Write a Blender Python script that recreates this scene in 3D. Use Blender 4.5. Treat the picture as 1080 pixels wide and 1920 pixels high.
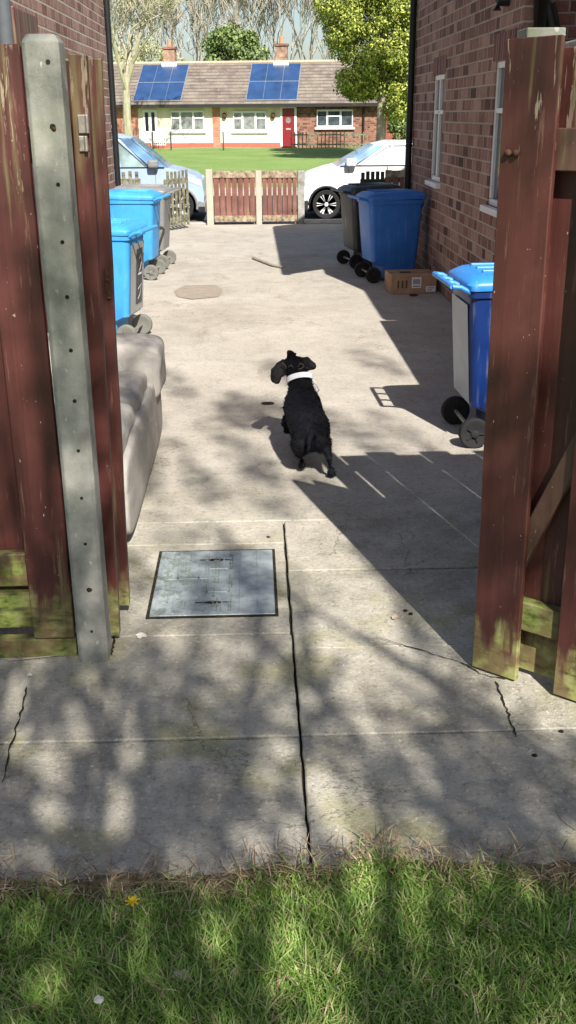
import bpy, bmesh, math, random
import numpy as np
from mathutils import Vector, Matrix, Euler
R = math.radians
random.seed(7); np.random.seed(7)
for o in list(bpy.data.objects): bpy.data.objects.remove(o)
SC = bpy.context.scene
COL = SC.collection
# ---------------------------------------------------------------- camera
F = 1900.0; HEAD = R(1.82); PITCH = R(21.45); ROLL = R(0.4)
cd = bpy.data.cameras.new('camera'); cam = bpy.data.objects.new('camera', cd); COL.objects.link(cam)
cd.sensor_fit = 'VERTICAL'; cd.sensor_height = 36; cd.lens = 36*F/1920; cd.clip_start = .05; cd.clip_end = 2000
CM = Matrix.Rotation(-HEAD, 3, 'Z') @ Matrix.Rotation(math.pi/2-PITCH, 3, 'X') @ Matrix.Rotation(-ROLL, 3, 'Z')
CL = Vector((0, 0, 1.75))
cam.matrix_world = Matrix.Translation(CL) @ CM.to_4x4()
SC.camera = cam
SC.render.resolution_x = 576; SC.render.resolution_y = 1024
def ray(px, py): return CM @ Vector(((px-540)/F, -(py-960)/F, -1))
def G(px, py, z=0.0):
    d = ray(px, py); t = (z-CL.z)/d.z; return CL+d*t
def PY(px, py, Y):
    d = ray(px, py); return CL+d*((Y-CL.y)/d.y)
def PX(px, py, X):
    d = ray(px, py); return CL+d*((X-CL.x)/d.x)
# ---------------------------------------------------------------- sky, sun, exposure
SUN = Vector((.268, -1, 1)).normalized()
W = bpy.data.worlds.new('World'); SC.world = W; W.use_nodes = True
wn = W.node_tree; bg = wn.nodes['Background']
sk = wn.nodes.new('ShaderNodeTexSky'); sk.sky_type = 'NISHITA'; sk.sun_disc = False
sk.sun_elevation = math.asin(SUN.z); sk.sun_rotation = math.atan2(SUN.x, SUN.y)
sk.air_density = 1.0; sk.dust_density = 1.6; sk.ozone_density = 1.0
wn.links.new(sk.outputs[0], bg.inputs[0]); bg.inputs[1].default_value = .072
ld = bpy.data.lights.new('sun', 'SUN'); ld.energy = 5.0; ld.angle = R(.42); ld.color = (1, .955, .89)
lo = bpy.data.objects.new('sun', ld); COL.objects.link(lo); lo.rotation_mode = 'QUATERNION'
lo.rotation_quaternion = (-SUN).to_track_quat('-Z', 'Y'); lo.location = (3, -10, 12)
SC.view_settings.view_transform = 'Standard'; SC.view_settings.look = 'None'
SC.view_settings.exposure = .94; SC.view_settings.gamma = 1

# ---------------------------------------------------------------- node helpers
class E:
    def __init__(s, nt, k): s.nt, s.k = nt, k
    def op(s, o, b=None, c=None):
        n = s.nt.nodes.new('ShaderNodeMath'); n.operation = o
        for i, v in enumerate((s, b, c)):
            if v is None: continue
            if isinstance(v, E): s.nt.links.new(v.k, n.inputs[i])
            else: n.inputs[i].default_value = v
        return E(s.nt, n.outputs[0])
    def __add__(s, b): return s.op('ADD', b)
    def __sub__(s, b): return s.op('SUBTRACT', b)
    def __mul__(s, b): return s.op('MULTIPLY', b)
    def __truediv__(s, b): return s.op('DIVIDE', b)
    def fl(s): return s.op('FLOOR')
    def fr(s): return s.op('FRACT')
    def ab(s): return s.op('ABSOLUTE')
    def lt(s, b): return s.op('LESS_THAN', b)
    def gt(s, b): return s.op('GREATER_THAN', b)
    def mn(s, b): return s.op('MINIMUM', b)
    def mx(s, b): return s.op('MAXIMUM', b)
    def sm(s, a, b, inv=False):          # smoothstep a..b
        n = s.nt.nodes.new('ShaderNodeMapRange'); n.interpolation_type = 'SMOOTHSTEP'; n.clamp = True
        s.nt.links.new(s.k, n.inputs[0]); n.inputs[1].default_value = a; n.inputs[2].default_value = b
        n.inputs[3].default_value = 1.0 if inv else 0.0; n.inputs[4].default_value = 0.0 if inv else 1.0
        return E(s.nt, n.outputs[0])
class MT:
    def __init__(s, name, rough=.7, spec=.3, metal=0):
        m = bpy.data.materials.new(name); m.use_nodes = True; s.m = m; s.nt = m.node_tree
        s.b = s.nt.nodes['Principled BSDF']; s.b.inputs['Roughness'].default_value = rough
        s.b.inputs['Specular IOR Level'].default_value = spec; s.b.inputs['Metallic'].default_value = metal
    def pos(s, obj=False):
        if obj: n = s.nt.nodes.new('ShaderNodeTexCoord'); k = n.outputs['Object']
        else: n = s.nt.nodes.new('ShaderNodeNewGeometry'); k = n.outputs['Position']
        q = s.nt.nodes.new('ShaderNodeSeparateXYZ'); s.nt.links.new(k, q.inputs[0])
        return k, E(s.nt, q.outputs[0]), E(s.nt, q.outputs[1]), E(s.nt, q.outputs[2])
    def vec(s, x, y, z):
        n = s.nt.nodes.new('ShaderNodeCombineXYZ')
        for i, v in enumerate((x, y, z)):
            if isinstance(v, E): s.nt.links.new(v.k, n.inputs[i])
            else: n.inputs[i].default_value = v
        return n.outputs[0]
    def scale(s, k, sx, sy, sz):
        n = s.nt.nodes.new('ShaderNodeMapping'); n.inputs['Scale'].default_value = (sx, sy, sz)
        s.nt.links.new(k, n.inputs[0]); return n.outputs[0]
    def noise(s, k, sc, det=4, ro=.55, dist=0):
        n = s.nt.nodes.new('ShaderNodeTexNoise'); n.inputs['Scale'].default_value = sc
        n.inputs['Detail'].default_value = det; n.inputs['Roughness'].default_value = ro; n.inputs['Distortion'].default_value = dist
        s.nt.links.new(k, n.inputs['Vector']); return E(s.nt, n.outputs[0])
    def voro(s, k, sc, feat='F1', out=0):
        n = s.nt.nodes.new('ShaderNodeTexVoronoi'); n.feature = feat; n.inputs['Scale'].default_value = sc
        s.nt.links.new(k, n.inputs['Vector']); return E(s.nt, n.outputs[out])
    def white(s, k):
        n = s.nt.nodes.new('ShaderNodeTexWhiteNoise'); n.noise_dimensions = '3D'; s.nt.links.new(k, n.inputs[0]); return E(s.nt, n.outputs[0])
    def island(s):
        n = s.nt.nodes.new('ShaderNodeNewGeometry'); return E(s.nt, n.outputs['Random Per Island'])
    def ramp(s, e, stops, const=False):
        n = s.nt.nodes.new('ShaderNodeValToRGB'); r = n.color_ramp
        if const: r.interpolation = 'CONSTANT'
        while len(r.elements) < len(stops): r.elements.new(.5)
        for el, (p, c) in zip(r.elements, stops): el.position = p; el.color = (*c, 1)
        s.nt.links.new(e.k, n.inputs[0]); return n.outputs[0]
    def mix(s, f, a, b, mode='MIX'):
        n = s.nt.nodes.new('ShaderNodeMix'); n.data_type = 'RGBA'; n.blend_type = mode
        if isinstance(f, E): s.nt.links.new(f.k, n.inputs[0])
        else: n.inputs[0].default_value = f
        for i, v in ((6, a), (7, b)):
            if isinstance(v, tuple): n.inputs[i].default_value = (*v, 1)
            else: s.nt.links.new(v, n.inputs[i])
        return n.outputs[2]
    def col(s, c):
        if isinstance(c, tuple): s.b.inputs['Base Color'].default_value = (*c, 1)
        else: s.nt.links.new(c, s.b.inputs['Base Color'])
        return s
    def rough(s, e): s.nt.links.new(e.k, s.b.inputs['Roughness']); return s
    def bump(s, e, st=.3, d=.01):
        n = s.nt.nodes.new('ShaderNodeBump'); n.inputs['Strength'].default_value = st; n.inputs['Distance'].default_value = d
        s.nt.links.new(e.k, n.inputs['Height']); s.nt.links.new(n.outputs[0], s.b.inputs['Normal']); return s
# ---------------------------------------------------------------- mesh helpers
class MB:
    def __init__(s): s.v = []; s.f = []; s.g = []
    def add(s, vs, fs):
        o = len(s.v); s.g.append((o, len(s.f), len(vs), len(fs))); s.v += [tuple(p) for p in vs]; s.f += [tuple(i+o for i in f) for f in fs]; return s
    def parts(s, *a, **k):      # every separate piece becomes an object of its own
        out = []
        for (o, fo, n, nf) in s.g:
            m = MB(); m.v = s.v[o:o+n]; m.f = [tuple(i-o for i in f) for f in s.f[fo:fo+nf]]; out.append(m.build(*a, **k))
        return out
    def box(s, x0, x1, y0, y1, z0, z1, M=None):
        vs = [Vector((x, y, z)) for z in (z0, z1) for y in (y0, y1) for x in (x0, x1)]
        if M: vs = [M @ p for p in vs]
        return s.add(vs, [(0, 2, 3, 1), (4, 5, 7, 6), (0, 1, 5, 4), (2, 6, 7, 3), (0, 4, 6, 2), (1, 3, 7, 5)])
    def hexa(s, b, t):     # bottom 4 pts ccw, top 4 pts ccw
        return s.add(list(b)+list(t), [(3, 2, 1, 0), (4, 5, 6, 7), (0, 1, 5, 4), (1, 2, 6, 5), (2, 3, 7, 6), (3, 0, 4, 7)])
    def loft(s, rings, cap=True):
        n = len(rings[0]); vs = [p for r in rings for p in r]; fs = []
        for i in range(len(rings)-1):
            for j in range(n):
                a = i*n+j; b = i*n+(j+1) % n; fs.append((a, b, b+n, a+n))
        if cap: fs.append(tuple(range(n))[::-1]); fs.append(tuple((len(rings)-1)*n+j for j in range(n)))
        return s.add(vs, fs)
    def tube(s, pts, rads, n=8, cap=True, sq=None):
        pts = [Vector(p) for p in pts]
        if not hasattr(rads, '__len__'): rads = [rads]*len(pts)
        rings = []; up = Vector((0, 0, 1))
        for i, p in enumerate(pts):
            d = (pts[min(i+1, len(pts)-1)]-pts[max(i-1, 0)]).normalized()
            a = d.cross(up)
            if a.length < .05: a = d.cross(Vector((1, 0, 0)))
            a.normalize(); b = d.cross(a); up = -b if i and False else up
            rings.append([p+(a*math.cos(t)+b*math.sin(t))*rads[i] for t in [2*math.pi*k/n for k in range(n)]])
        return s.loft(rings, cap)
    def prism(s, prof, fn, t0, t1):
        a = [fn(p[0], p[1], t0) for p in prof]; b = [fn(p[0], p[1], t1) for p in prof]; n = len(prof)
        fs = [tuple(range(n)), tuple(range(2*n-1, n-1, -1))]+[(j, j+n, (j+1) % n+n, (j+1) % n) for j in range(n)]
        return s.add(a+b, fs)
    def ell(s, c, r, M=None, nu=12, nv=8):
        rings = []; c = Vector(c)
        for i in range(nv+1):
            ph = math.pi*(i+.02)/(nv+.04)-math.pi/2
            ring = []
            for j in range(nu):
                th = 2*math.pi*j/nu
                p = Vector((r[0]*math.cos(ph)*math.cos(th), r[1]*math.cos(ph)*math.sin(th), r[2]*math.sin(ph)))
                ring.append(c+(M @ p if M else p))
            rings.append(ring)
        return s.loft(rings)
    def cyl(s, a, b, r, n=16): return s.tube([a, b], r, n)
    def build(s, name, m, parent=None, world=False, bevel=0, smooth=False, ang=35, seg=2, sub=0):
        me = bpy.data.meshes.new(name); off = Vector(parent.location) if (world and parent) else None
        vs = [tuple(Vector(p)-off) for p in s.v] if off else s.v
        me.from_pydata(vs, [], s.f); me.update()
        bm = bmesh.new(); bm.from_mesh(me); bmesh.ops.recalc_face_normals(bm, faces=bm.faces); bm.to_mesh(me); bm.free()
        me.materials.append(m.m if isinstance(m, MT) else m)
        o = bpy.data.objects.new(name, me); COL.objects.link(o)
        if parent: o.parent = parent
        if smooth: me.shade_smooth(); me.set_sharp_from_angle(angle=R(ang))
        if bevel:
            b = o.modifiers.new('bevel', 'BEVEL'); b.width = bevel; b.segments = seg; b.limit_method = 'ANGLE'; b.angle_limit = R(30)
        if sub:
            b = o.modifiers.new('sub', 'SUBSURF'); b.levels = sub; b.render_levels = sub
        return o
def tag(o, label=None, cat=None, group=None, kind=None):
    for k, v in (('label', label), ('category', cat), ('group', group), ('kind', kind)):
        if v: o[k] = v
    return o
def thing(name, loc, label, cat, group=None, rz=0):
    o = bpy.data.objects.new(name, None); COL.objects.link(o); o.location = loc; o.rotation_euler = (0, 0, rz); o.empty_display_size = .1
    return tag(o, label, cat, group)
def kids(o): return [c for c in bpy.data.objects if c.parent == o]
def copy_tree(o, parent=None, mats=None):
    c = o.copy(); COL.objects.link(c)
    if parent: c.parent = parent
    if c.type == 'MESH' and mats and c.data.materials and c.data.materials[0].name in mats:
        c.data = c.data.copy(); c.data.materials[0] = mats[o.data.materials[0].name].m
    for ch in kids(o): copy_tree(ch, c, mats)
    return c
def npmesh(name, V, Fq, mats, parent=None, mi=None):
    me = bpy.data.meshes.new(name); k = Fq.shape[1]
    me.vertices.add(len(V)); me.vertices.foreach_set('co', np.ascontiguousarray(V, dtype=np.float32).ravel())
    me.loops.add(Fq.size); me.loops.foreach_set('vertex_index', np.ascontiguousarray(Fq, dtype=np.int32).ravel())
    me.polygons.add(len(Fq)); me.polygons.foreach_set('loop_start', np.arange(0, Fq.size, k, dtype=np.int32))
    me.polygons.foreach_set('loop_total', np.full(len(Fq), k, dtype=np.int32))
    for m in mats: me.materials.append(m.m)
    if mi is not None: me.polygons.foreach_set('material_index', mi.astype(np.int32))
    me.update(); me.validate()
    o = bpy.data.objects.new(name, me); COL.objects.link(o)
    if parent: o.parent = parent
    return o
# ---------------------------------------------------------------- materials
def simple(name, c, rough=.6, spec=.3, metal=0, var=.12, sc=8, bump=0, obj=True):
    m = MT(name, rough, spec, metal); k, x, y, z = m.pos(obj)
    n = m.noise(k, sc, 5, .6)
    lo_ = tuple(a*(1-var*1.6) for a in c); hi = tuple(min(1, a*(1+var)) for a in c)
    m.col(m.ramp(n, [(.3, lo_), (.7, hi)]))
    if bump: m.bump(m.noise(k, sc*12, 4, .6), bump, .004)
    return m
def brick(name, axis, cols, mortar, h=.083, p=.34, c=.012, grime=.5):
    m = MT(name, .88, .25); k, x, y, z = m.pos()
    wob = m.noise(k, 5, 2)*.006
    u = (y if axis == 'x' else x)+wob; v = z+wob*.8
    row = (v/h).fl(); off = (row*.5).fr()*p
    f = (u+off+20)/p; cell = f.fl(); ff = f.fr()*p
    st = p*.655; hd = ff.gt(st)
    cid = cell*2+hd
    du = ff.mn((ff-st).ab()).mn((ff-p).ab()*1.0); vv = (v/h).fr()*h; dv = vv.mn((vv-h).ab())
    d = du.mn(dv); brk = d+(m.noise(k, 60, 3)-.5)*.006
    mask = brk.sm(c*.38, c*.75)
    w = m.white(m.vec(cid, row, 3.1))
    n2 = m.noise(k, 30, 5, .65)
    bc = m.ramp(w, [(i/(len(cols)-1), q) for i, q in enumerate(cols)])
    bc = m.mix(n2.sm(.35, .75)*.55, bc, (.5, .4, .36), 'MULTIPLY')
    base = m.mix(mask, mortar, bc)
    g = m.noise(k, 1.3, 5, .6)
    base = m.mix(g.sm(.45, .75)*grime, base, (.45, .40, .38), 'MULTIPLY')
    m.col(base); m.bump(mask*1.0+n2*.35, .8, .008); return m
BR_R = brick('house_brick', 'x', [(.11, .058, .048), (.27, .145, .11), (.38, .22, .17), (.18, .095, .078), (.33, .195, .15), (.46, .31, .245), (.29, .165, .13)], (.43, .36, .30), h=.098, p=.40, c=.014)
BR_L = brick('left_house_brick', 'x', [(.22, .11, .085), (.33, .19, .15), (.40, .25, .2), (.27, .14, .12)], (.46, .40, .35), h=.098, p=.4, c=.014)
BR_Y = brick('rear_brick', 'y', [(.12, .045, .035), (.22, .09, .07), (.30, .13, .10), (.18, .07, .06)], (.3, .25, .22))
BR_B = brick('bungalow_brick', 'y', [(.16, .065, .045), (.28, .12, .08), (.36, .18, .12), (.10, .045, .04)], (.32, .22, .17), h=.1, p=.4)
BR_C = brick('pale_orange_brick', 'y', [(.45, .2, .13), (.55, .26, .17), (.40, .18, .12)], (.5, .3, .22), h=.1, p=.4)

def redwood(name, base=(.135, .029, .02), peel_top=1.95, algae=.34, algc=(.16, .20, .045), peelw=.35, topw=None, pamt=1.0):
    m = MT(name, .52, .45); k, x, y, z = m.pos()
    gr = m.noise(m.scale(k, 38, 38, 1.1), 1, 6, .65, .6); big = m.noise(k, 3.2, 4)
    c = m.ramp(big, [(.25, tuple(a*.55 for a in base)), (.55, base), (.8, (base[0]*1.5, base[1]*1.75, base[2]*1.8))])
    c = m.mix(gr.sm(.42, .62)*.35, c, (.45, .35, .3), 'MULTIPLY')
    spl = m.noise(m.scale(k, 60, 60, .7), 1, 3, .5, .3); c = m.mix((spl-.5).ab().sm(.0, .006, True)*m.noise(k, 4, 2).sm(.5, .6)*.7, c, (.015, .008, .006))
    c = m.mix(m.noise(m.scale(k, 50, 50, 4), 1, 4, .7).sm(.60, .68)*.35, c, (.28, .16, .12))
    # peeling paint: vertical flakes, most near the top
    fl_ = m.noise(m.scale(k, 30, 30, 3.2), 1, 5, .62, 1.2)
    hz = z.sm(peel_top-peelw*2.3, peel_top)
    fine = m.noise(m.scale(k, 75, 75, 5), 1, 4, .6, .8)
    pm = ((fl_*.62+fine*.38)+hz*.20*pamt).sm(.675, .70)
    wood = m.ramp(gr, [(.3, (.10, .07, .045)), (.5, (.25, .18, .125)), (.7, (.38, .30, .22))])
    c = m.mix(pm, c, wood)
    sp = m.noise(m.scale(k, 95, 95, 45), 1, 2); c = m.mix(sp.sm(.735, .76)*.8, c, (.45, .33, .27))
    # algae at the foot of the board
    az = (z+(m.noise(m.scale(k, 26, 26, 6), 1, 4, .6)-.5)*.42)
    am = az.sm(algae-.11, algae+.05, True)
    ac = m.ramp(m.noise(m.scale(k, 20, 20, 45), 1, 5, .6), [(.32, (.05, .055, .02)), (.48, algc), (.7, (.30, .28, .13))])
    ac = m.mix(m.noise(k, 9, 4).sm(.42, .6)*.75, ac, (.12, .065, .035))
    c = m.mix(am, c, ac); 
    gs = (m.noise(m.scale(k, 16, 16, .9), 1, 4)+hz*.1).sm(.58, .68)
    c = m.mix(gs*.45, c, (.24, .22, .09))
    m.col(c); m.rough((am+pm).sm(0, 1)*.35+.5); m.bump(gr*.5+pm*-.8+fl_*.2, .5, .004); return m
RED = redwood('red_painted_wood', (.085, .022, .018), algae=.24, algc=(.17, .17, .05), pamt=.72)
RED_R = redwood('red_painted_wood_gate', (.082, .024, .019), algae=.17, algc=(.24, .25, .07), pamt=.62)
GREENW = redwood('mossy_wood', (.10, .05, .035), algae=.40, algc=(.17, .21, .035), pamt=.5)
LOWRED = redwood('low_fence_paint', (.20, .085, .065), peel_top=.98, algae=.13, algc=(.35, .3, .2), peelw=.16, pamt=1.5)
TANW = simple('bare_tan_wood', (.30, .235, .165), .85, .15, var=.45, sc=16, bump=.3)
OLDW = simple('weathered_grey_wood', (.21, .20, .14), .85, .15, var=.5, sc=14, bump=.4)
def concrete_post():
    m = MT('post_concrete', .9, .2); k, x, y, z = m.pos()
    n = m.noise(k, 7, 6, .62); c = m.ramp(n, [(.3, (.15, .155, .13)), (.5, (.28, .275, .24)), (.72, (.43, .405, .355))])
    g = m.noise(k, 3.1, 3); c = m.mix(g.sm(.45, .7)*z.sm(.9, 1.9)*.75, c, (.17, .185, .11))
    c = m.mix(m.noise(k, 55, 4, .7).sm(.60, .72)*.55, c, (.10, .11, .10))
    c = m.mix(m.noise(m.scale(k, 40, 40, 20), 1, 3).sm(.66, .7)*.6, c, (.55, .53, .48))
    m.col(c); m.bump(m.noise(k, 120, 4, .7), .55, .003); return m
POSTC = concrete_post()
def ground_mat():
    m = MT('driveway_concrete', .93, .2); k, x, y, z = m.pos()
    n1 = m.noise(k, .9, 5, .6); n2 = m.noise(k, 5, 6, .68); n3 = m.noise(k, 70, 4, .75)
    far = m.ramp(n1*.55+n2*.45, [(.3, (.27, .24, .20)), (.5, (.385, .35, .295)), (.7, (.48, .44, .375))])
    near = m.ramp(n1*.4+n2*.6, [(.32, (.20, .185, .145)), (.5, (.35, .325, .265)), (.68, (.50, .46, .38))])
    t = (y+n1*1.6).sm(4.3, 6.6)
    c = m.mix(t, near, far)
    moss = (m.noise(k, 2.6, 5, .6)).sm(.5, .66)*(y.sm(4.6, 3.6, False) if False else y.sm(3.2, 5.2, True))
    c = m.mix(moss*.55, c, (.25, .24, .095))
    # aggregate speckle
    c = m.mix(n3.sm(.56, .68)*.6, c, (.62, .58, .50)); c = m.mix(n3.sm(.46, .34, False) if False else n3.sm(.30, .43, True)*.65, c, (.10, .09, .075))
    sp = m.voro(k, 150); c = m.mix(sp.sm(.10, .22, True)*.45, c, (.58, .55, .5))
    wet = m.noise(m.scale(k, 1, .35, 1), 3.2, 5, .65, .8); c = m.mix(wet.sm(.56, .72)*.42, c, (.52, .47, .42), 'MULTIPLY')
    # hairline cracks
    cr = m.noise(k, 1.1, 8, .6, .4); cr = (cr-.5).ab().sm(.0, .004, True)
    c = m.mix(cr*m.noise(k, .7, 1).sm(.48, .6)*.7, c, (.08, .07, .05))
    c = m.mix(m.noise(k, 33, 5, .75).sm(.53, .62)*.35, c, (.35, .33, .3), 'MULTIPLY')
    m.col(c); m.bump(n3*.6+n2*.5+sp.sm(.1, .3)*.2, 1.0, .009); return m
CONC = ground_mat()
DARKJ = simple('joint_dirt', (.03, .027, .02), .95, .1, var=.4, sc=30, obj=False)
SOIL = simple('garden_soil', (.20, .165, .10), .95, .1, var=.5, sc=45, bump=.6, obj=False)
def lawn_mat():
    m = MT('far_lawn_grass', .9, .2); k, x, y, z = m.pos()
    n = m.noise(k, .35, 6, .7); n2 = m.noise(m.scale(k, 1, .5, 1), 14, 5, .8)
    c = m.ramp(n*.4+n2*.6, [(.3, (.09, .15, .035)), (.5, (.18, .27, .075)), (.7, (.27, .35, .13))]); m.col(c); m.bump(n2, .8, .05); return m
LAWN = lawn_mat()
ASPH = simple('road_asphalt', (.06, .058, .055), .9, .2, var=.3, sc=9, bump=.4, obj=False)
def grassm():
    m = MT('grass_blade', .5, .35); i = m.island()
    m.col(m.ramp(i, [(0, (.12, .21, .035)), (.3, (.21, .36, .06)), (.6, (.31, .48, .10)), (.84, (.43, .56, .15)), (.96, (.56, .54, .25)), (1, (.6, .5, .3))]))
    tr = m.nt.nodes.new('ShaderNodeBsdfTranslucent'); mx_ = m.nt.nodes.new('ShaderNodeMixShader'); mx_.inputs[0].default_value = .38; out = m.nt.nodes['Material Output']
    src = m.b.inputs['Base Color'].links[0].from_socket; m.nt.links.new(src, tr.inputs[0]); m.nt.links.new(m.b.outputs[0], mx_.inputs[1]); m.nt.links.new(tr.outputs[0], mx_.inputs[2]); m.nt.links.new(mx_.outputs[0], out.inputs[0]); return m
GRASS = grassm()
STRAW = MT('dry_grass', .8, .2); STRAW.col(STRAW.ramp(STRAW.island(), [(0, (.12, .075, .04)), (.5, (.30, .21, .12)), (1, (.50, .40, .26))]))
def plastic(name, c, glare=.35, dirt=.25):
    m = MT(name, .36, .5); k, x, y, z = m.pos(True); n = m.noise(k, 5, 6, .65); n2 = m.noise(m.scale(k, 30, 30, 3), 1, 4)
    cc = m.ramp(n, [(.3, tuple(a*.82 for a in c)), (.7, tuple(min(1, a*1.12) for a in c))])
    cc = m.mix((n2.sm(.55, .75)*dirt), cc, (.35, .37, .38)); cc = m.mix(z.sm(.28, .0)*0.0 if False else z.sm(.0, .25, True)*n.sm(.4, .6)*.45, cc, (.2, .18, .15))
    m.col(cc); m.rough(n*.3+.28); m.bump(m.noise(k, 60, 3), .08, .002); return m
BLUE = plastic('blue_bin_plastic', (.025, .15, .52)); BLUE2 = plastic('blue_top_plastic', (.028, .16, .52)); LBLUE = plastic('pale_blue_bin_plastic', (.045, .30, .66)); 
LIDB = plastic('blue_lid_plastic', (.03, .22, .60), dirt=.4)
NAVY = plastic('navy_bin_plastic', (.004, .024, .13)); BLACKP = plastic('black_bin_plastic', (.028, .028, .03), dirt=.35); GREYP = plastic('faded_grey_plastic', (.20, .20, .19))
RUBBER = simple('tyre_rubber', (.022, .022, .022), .85, .2); GREYW = simple('dusty_wheel', (.16, .16, .14), .8)
STICK = simple('dark_sticker', (.03, .035, .05), .4); WHITEP = simple('white_paint_mark', (.62, .66, .7), .6)
UPVC = simple('white_upvc', (.72, .72, .71), .35, .5, var=.04); CREAM = simple('cream_render', (.72, .64, .48), .9, var=.08, sc=3)
WHITER = simple('white_render', (.84, .80, .72), .9, var=.05, sc=3); PLINTH = simple('red_plinth_paint', (.52, .13, .09), .85)
PIPE = simple('black_gutter_pipe', (.012, .012, .013), .45, .4)
def glass(name, c=(.05, .065, .07), rough=.08):
    m = MT(name, rough, .9); k, x, y, z = m.pos(True); n = m.noise(k, 3, 3); m.col(m.ramp(n, [(.35, tuple(a*.6 for a in c)), (.65, tuple(a*1.6 for a in c))])); return m
GLASS = glass('window_glass'); CARG = glass('car_glass', (.035, .055, .075), .04); CURT = glass('net_curtained_glass', (.17, .18, .175), .2)
DOORR = simple('red_door_paint', (.22, .012, .018), .4, .5)
def rooft():
    m = MT('roof_tiles', .9, .2); k, x, y, z = m.pos(True)
    row = (z/.17).fl(); f = (z/.17).fr(); w = m.white(m.vec((x/.30+row*.5).fl(), row, 1)); n = m.noise(k, 1.1, 5, .6); n3 = m.noise(k, 9, 5, .7)
    c = m.ramp(w*.2+n*.8, [(.25, (.115, .092, .078)), (.5, (.18, .15, .125)), (.75, (.26, .225, .185))])
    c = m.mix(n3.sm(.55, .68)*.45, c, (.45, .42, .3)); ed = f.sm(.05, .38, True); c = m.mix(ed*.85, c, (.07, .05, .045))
    c = m.mix(n.sm(.5, .7)*.3, c, (.16, .15, .1))
    m.col(c); m.bump(f.op('MULTIPLY', -1.0)+n3*.2, .7, .04); return m
ROOF = rooft()
SOLAR = simple('solar_glass', (.028, .065, .16), .22, .7, var=.2, sc=1.5); ALU = simple('aluminium_frame', (.62, .64, .66), .35, .5, .7)
def bark(name, a, b, sc=6):
    m = MT(name, .95, .15); k, x, y, z = m.pos(True); n = m.noise(m.scale(k, 3, 3, .8), sc, 5, .65); m.col(m.ramp(n, [(.35, a), (.65, b)])); m.bump(n, .6, .02); return m
BARK = bark('pale_bark', (.27, .245, .20), (.42, .385, .32)); BARKY = bark('lichen_bark', (.24, .225, .14), (.42, .39, .28), 3); BARKD = bark('grey_brown_bark', (.24, .195, .16), (.37, .31, .255))
def leafm(name, cs, rough=.65):
    m = MT(name, rough, .25); i = m.island(); m.col(m.ramp(i, [(j/(len(cs)-1), c) for j, c in enumerate(cs)])); 
    m.b.inputs['Subsurface Weight'].default_value = 0; return m
CONIF = leafm('golden_conifer_leaf', [(.04, .06, .012), (.13, .165, .025), (.23, .275, .045), (.35, .39, .07), (.46, .48, .12)])
IVY = leafm('dark_ivy_leaf', [(.03, .06, .015), (.09, .14, .035), (.17, .23, .07), (.25, .30, .11)])
PALEB = leafm('pale_budding_leaf', [(.22, .23, .09), (.36, .36, .17), (.48, .47, .26)])
def sofam():
    m = MT('beige_sofa_fabric', .95, .1); k, x, y, z = m.pos(); n = m.noise(k, 3, 6, .65); cr = m.noise(m.scale(k, 9, 2.5, 6), 1, 4, .6, 1.5)
    m.col(m.mix(m.noise(k, 9, 4).sm(.55, .7)*.4, m.ramp(n, [(.3, (.27, .248, .222)), (.7, (.37, .345, .31))]), (.55, .5, .45), 'MULTIPLY')); m.bump((cr-.5).ab()*1.5+m.noise(k, 220, 2)*.12, .7, .010); return m
SOFA = sofam()
SOFAX = simple('sofa_fabric_plain', (.285, .262, .238), .95, .1, var=.14, sc=3.5, bump=.25, obj=False)
def card():
    m = MT('cardboard', .9, .15); k, x, y, z = m.pos(True); m.col(m.ramp(m.noise(k, 9, 5), [(.3, (.33, .20, .12)), (.7, (.46, .30, .19))])); m.bump(m.noise(m.scale(k, 1, 1, 160), 1, 1), .1, .001); return m
CARD = card(); PAPER = simple('paper_label', (.75, .75, .76), .6, var=.03); INK = simple('printed_ink', (.10, .06, .04), .8)
def galv():
    m = MT('galvanised_steel', .5, .5, .35); k, x, y, z = m.pos(); n = m.noise(k, 12, 6, .7); n2 = m.noise(k, 60, 3)
    c = m.ramp(n, [(.3, (.20, .23, .23)), (.55, (.36, .40, .405)), (.75, (.46, .50, .50))]); c = m.mix(n2.sm(.58, .7)*.4, c, (.16, .17, .12)); 
    c = m.mix(x.sm(-.45, -.1, True)*m.noise(k, 22, 4).sm(.5, .56)*.6, c, (.09, .11, .07))
    m.col(c); m.rough(n*.4+.3); m.bump(n2*.5+n*.4, .3, .003); return m
GALV = galv(); RUST = simple('rusty_metal', (.10, .05, .03), .8, .3, .3, var=.4, sc=40, obj=False); STEEL = simple('dull_steel', (.42, .38, .33), .55, .5, .6, var=.3, sc=30, obj=False)
CARW = simple('white_car_paint', (.78, .78, .78), .25, .6, var=.01); CARS = simple('silver_blue_car_paint', (.36, .46, .62), .25, .6, .1, var=.03); CLAD = simple('grey_bumper_plastic', (.20, .20, .20), .6)
CLADB = simple('black_trim_plastic', (.02, .02, .022), .6); ALLOY = simple('alloy_rim', (.75, .75, .74), .4, .5, 0, var=.04)
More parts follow.
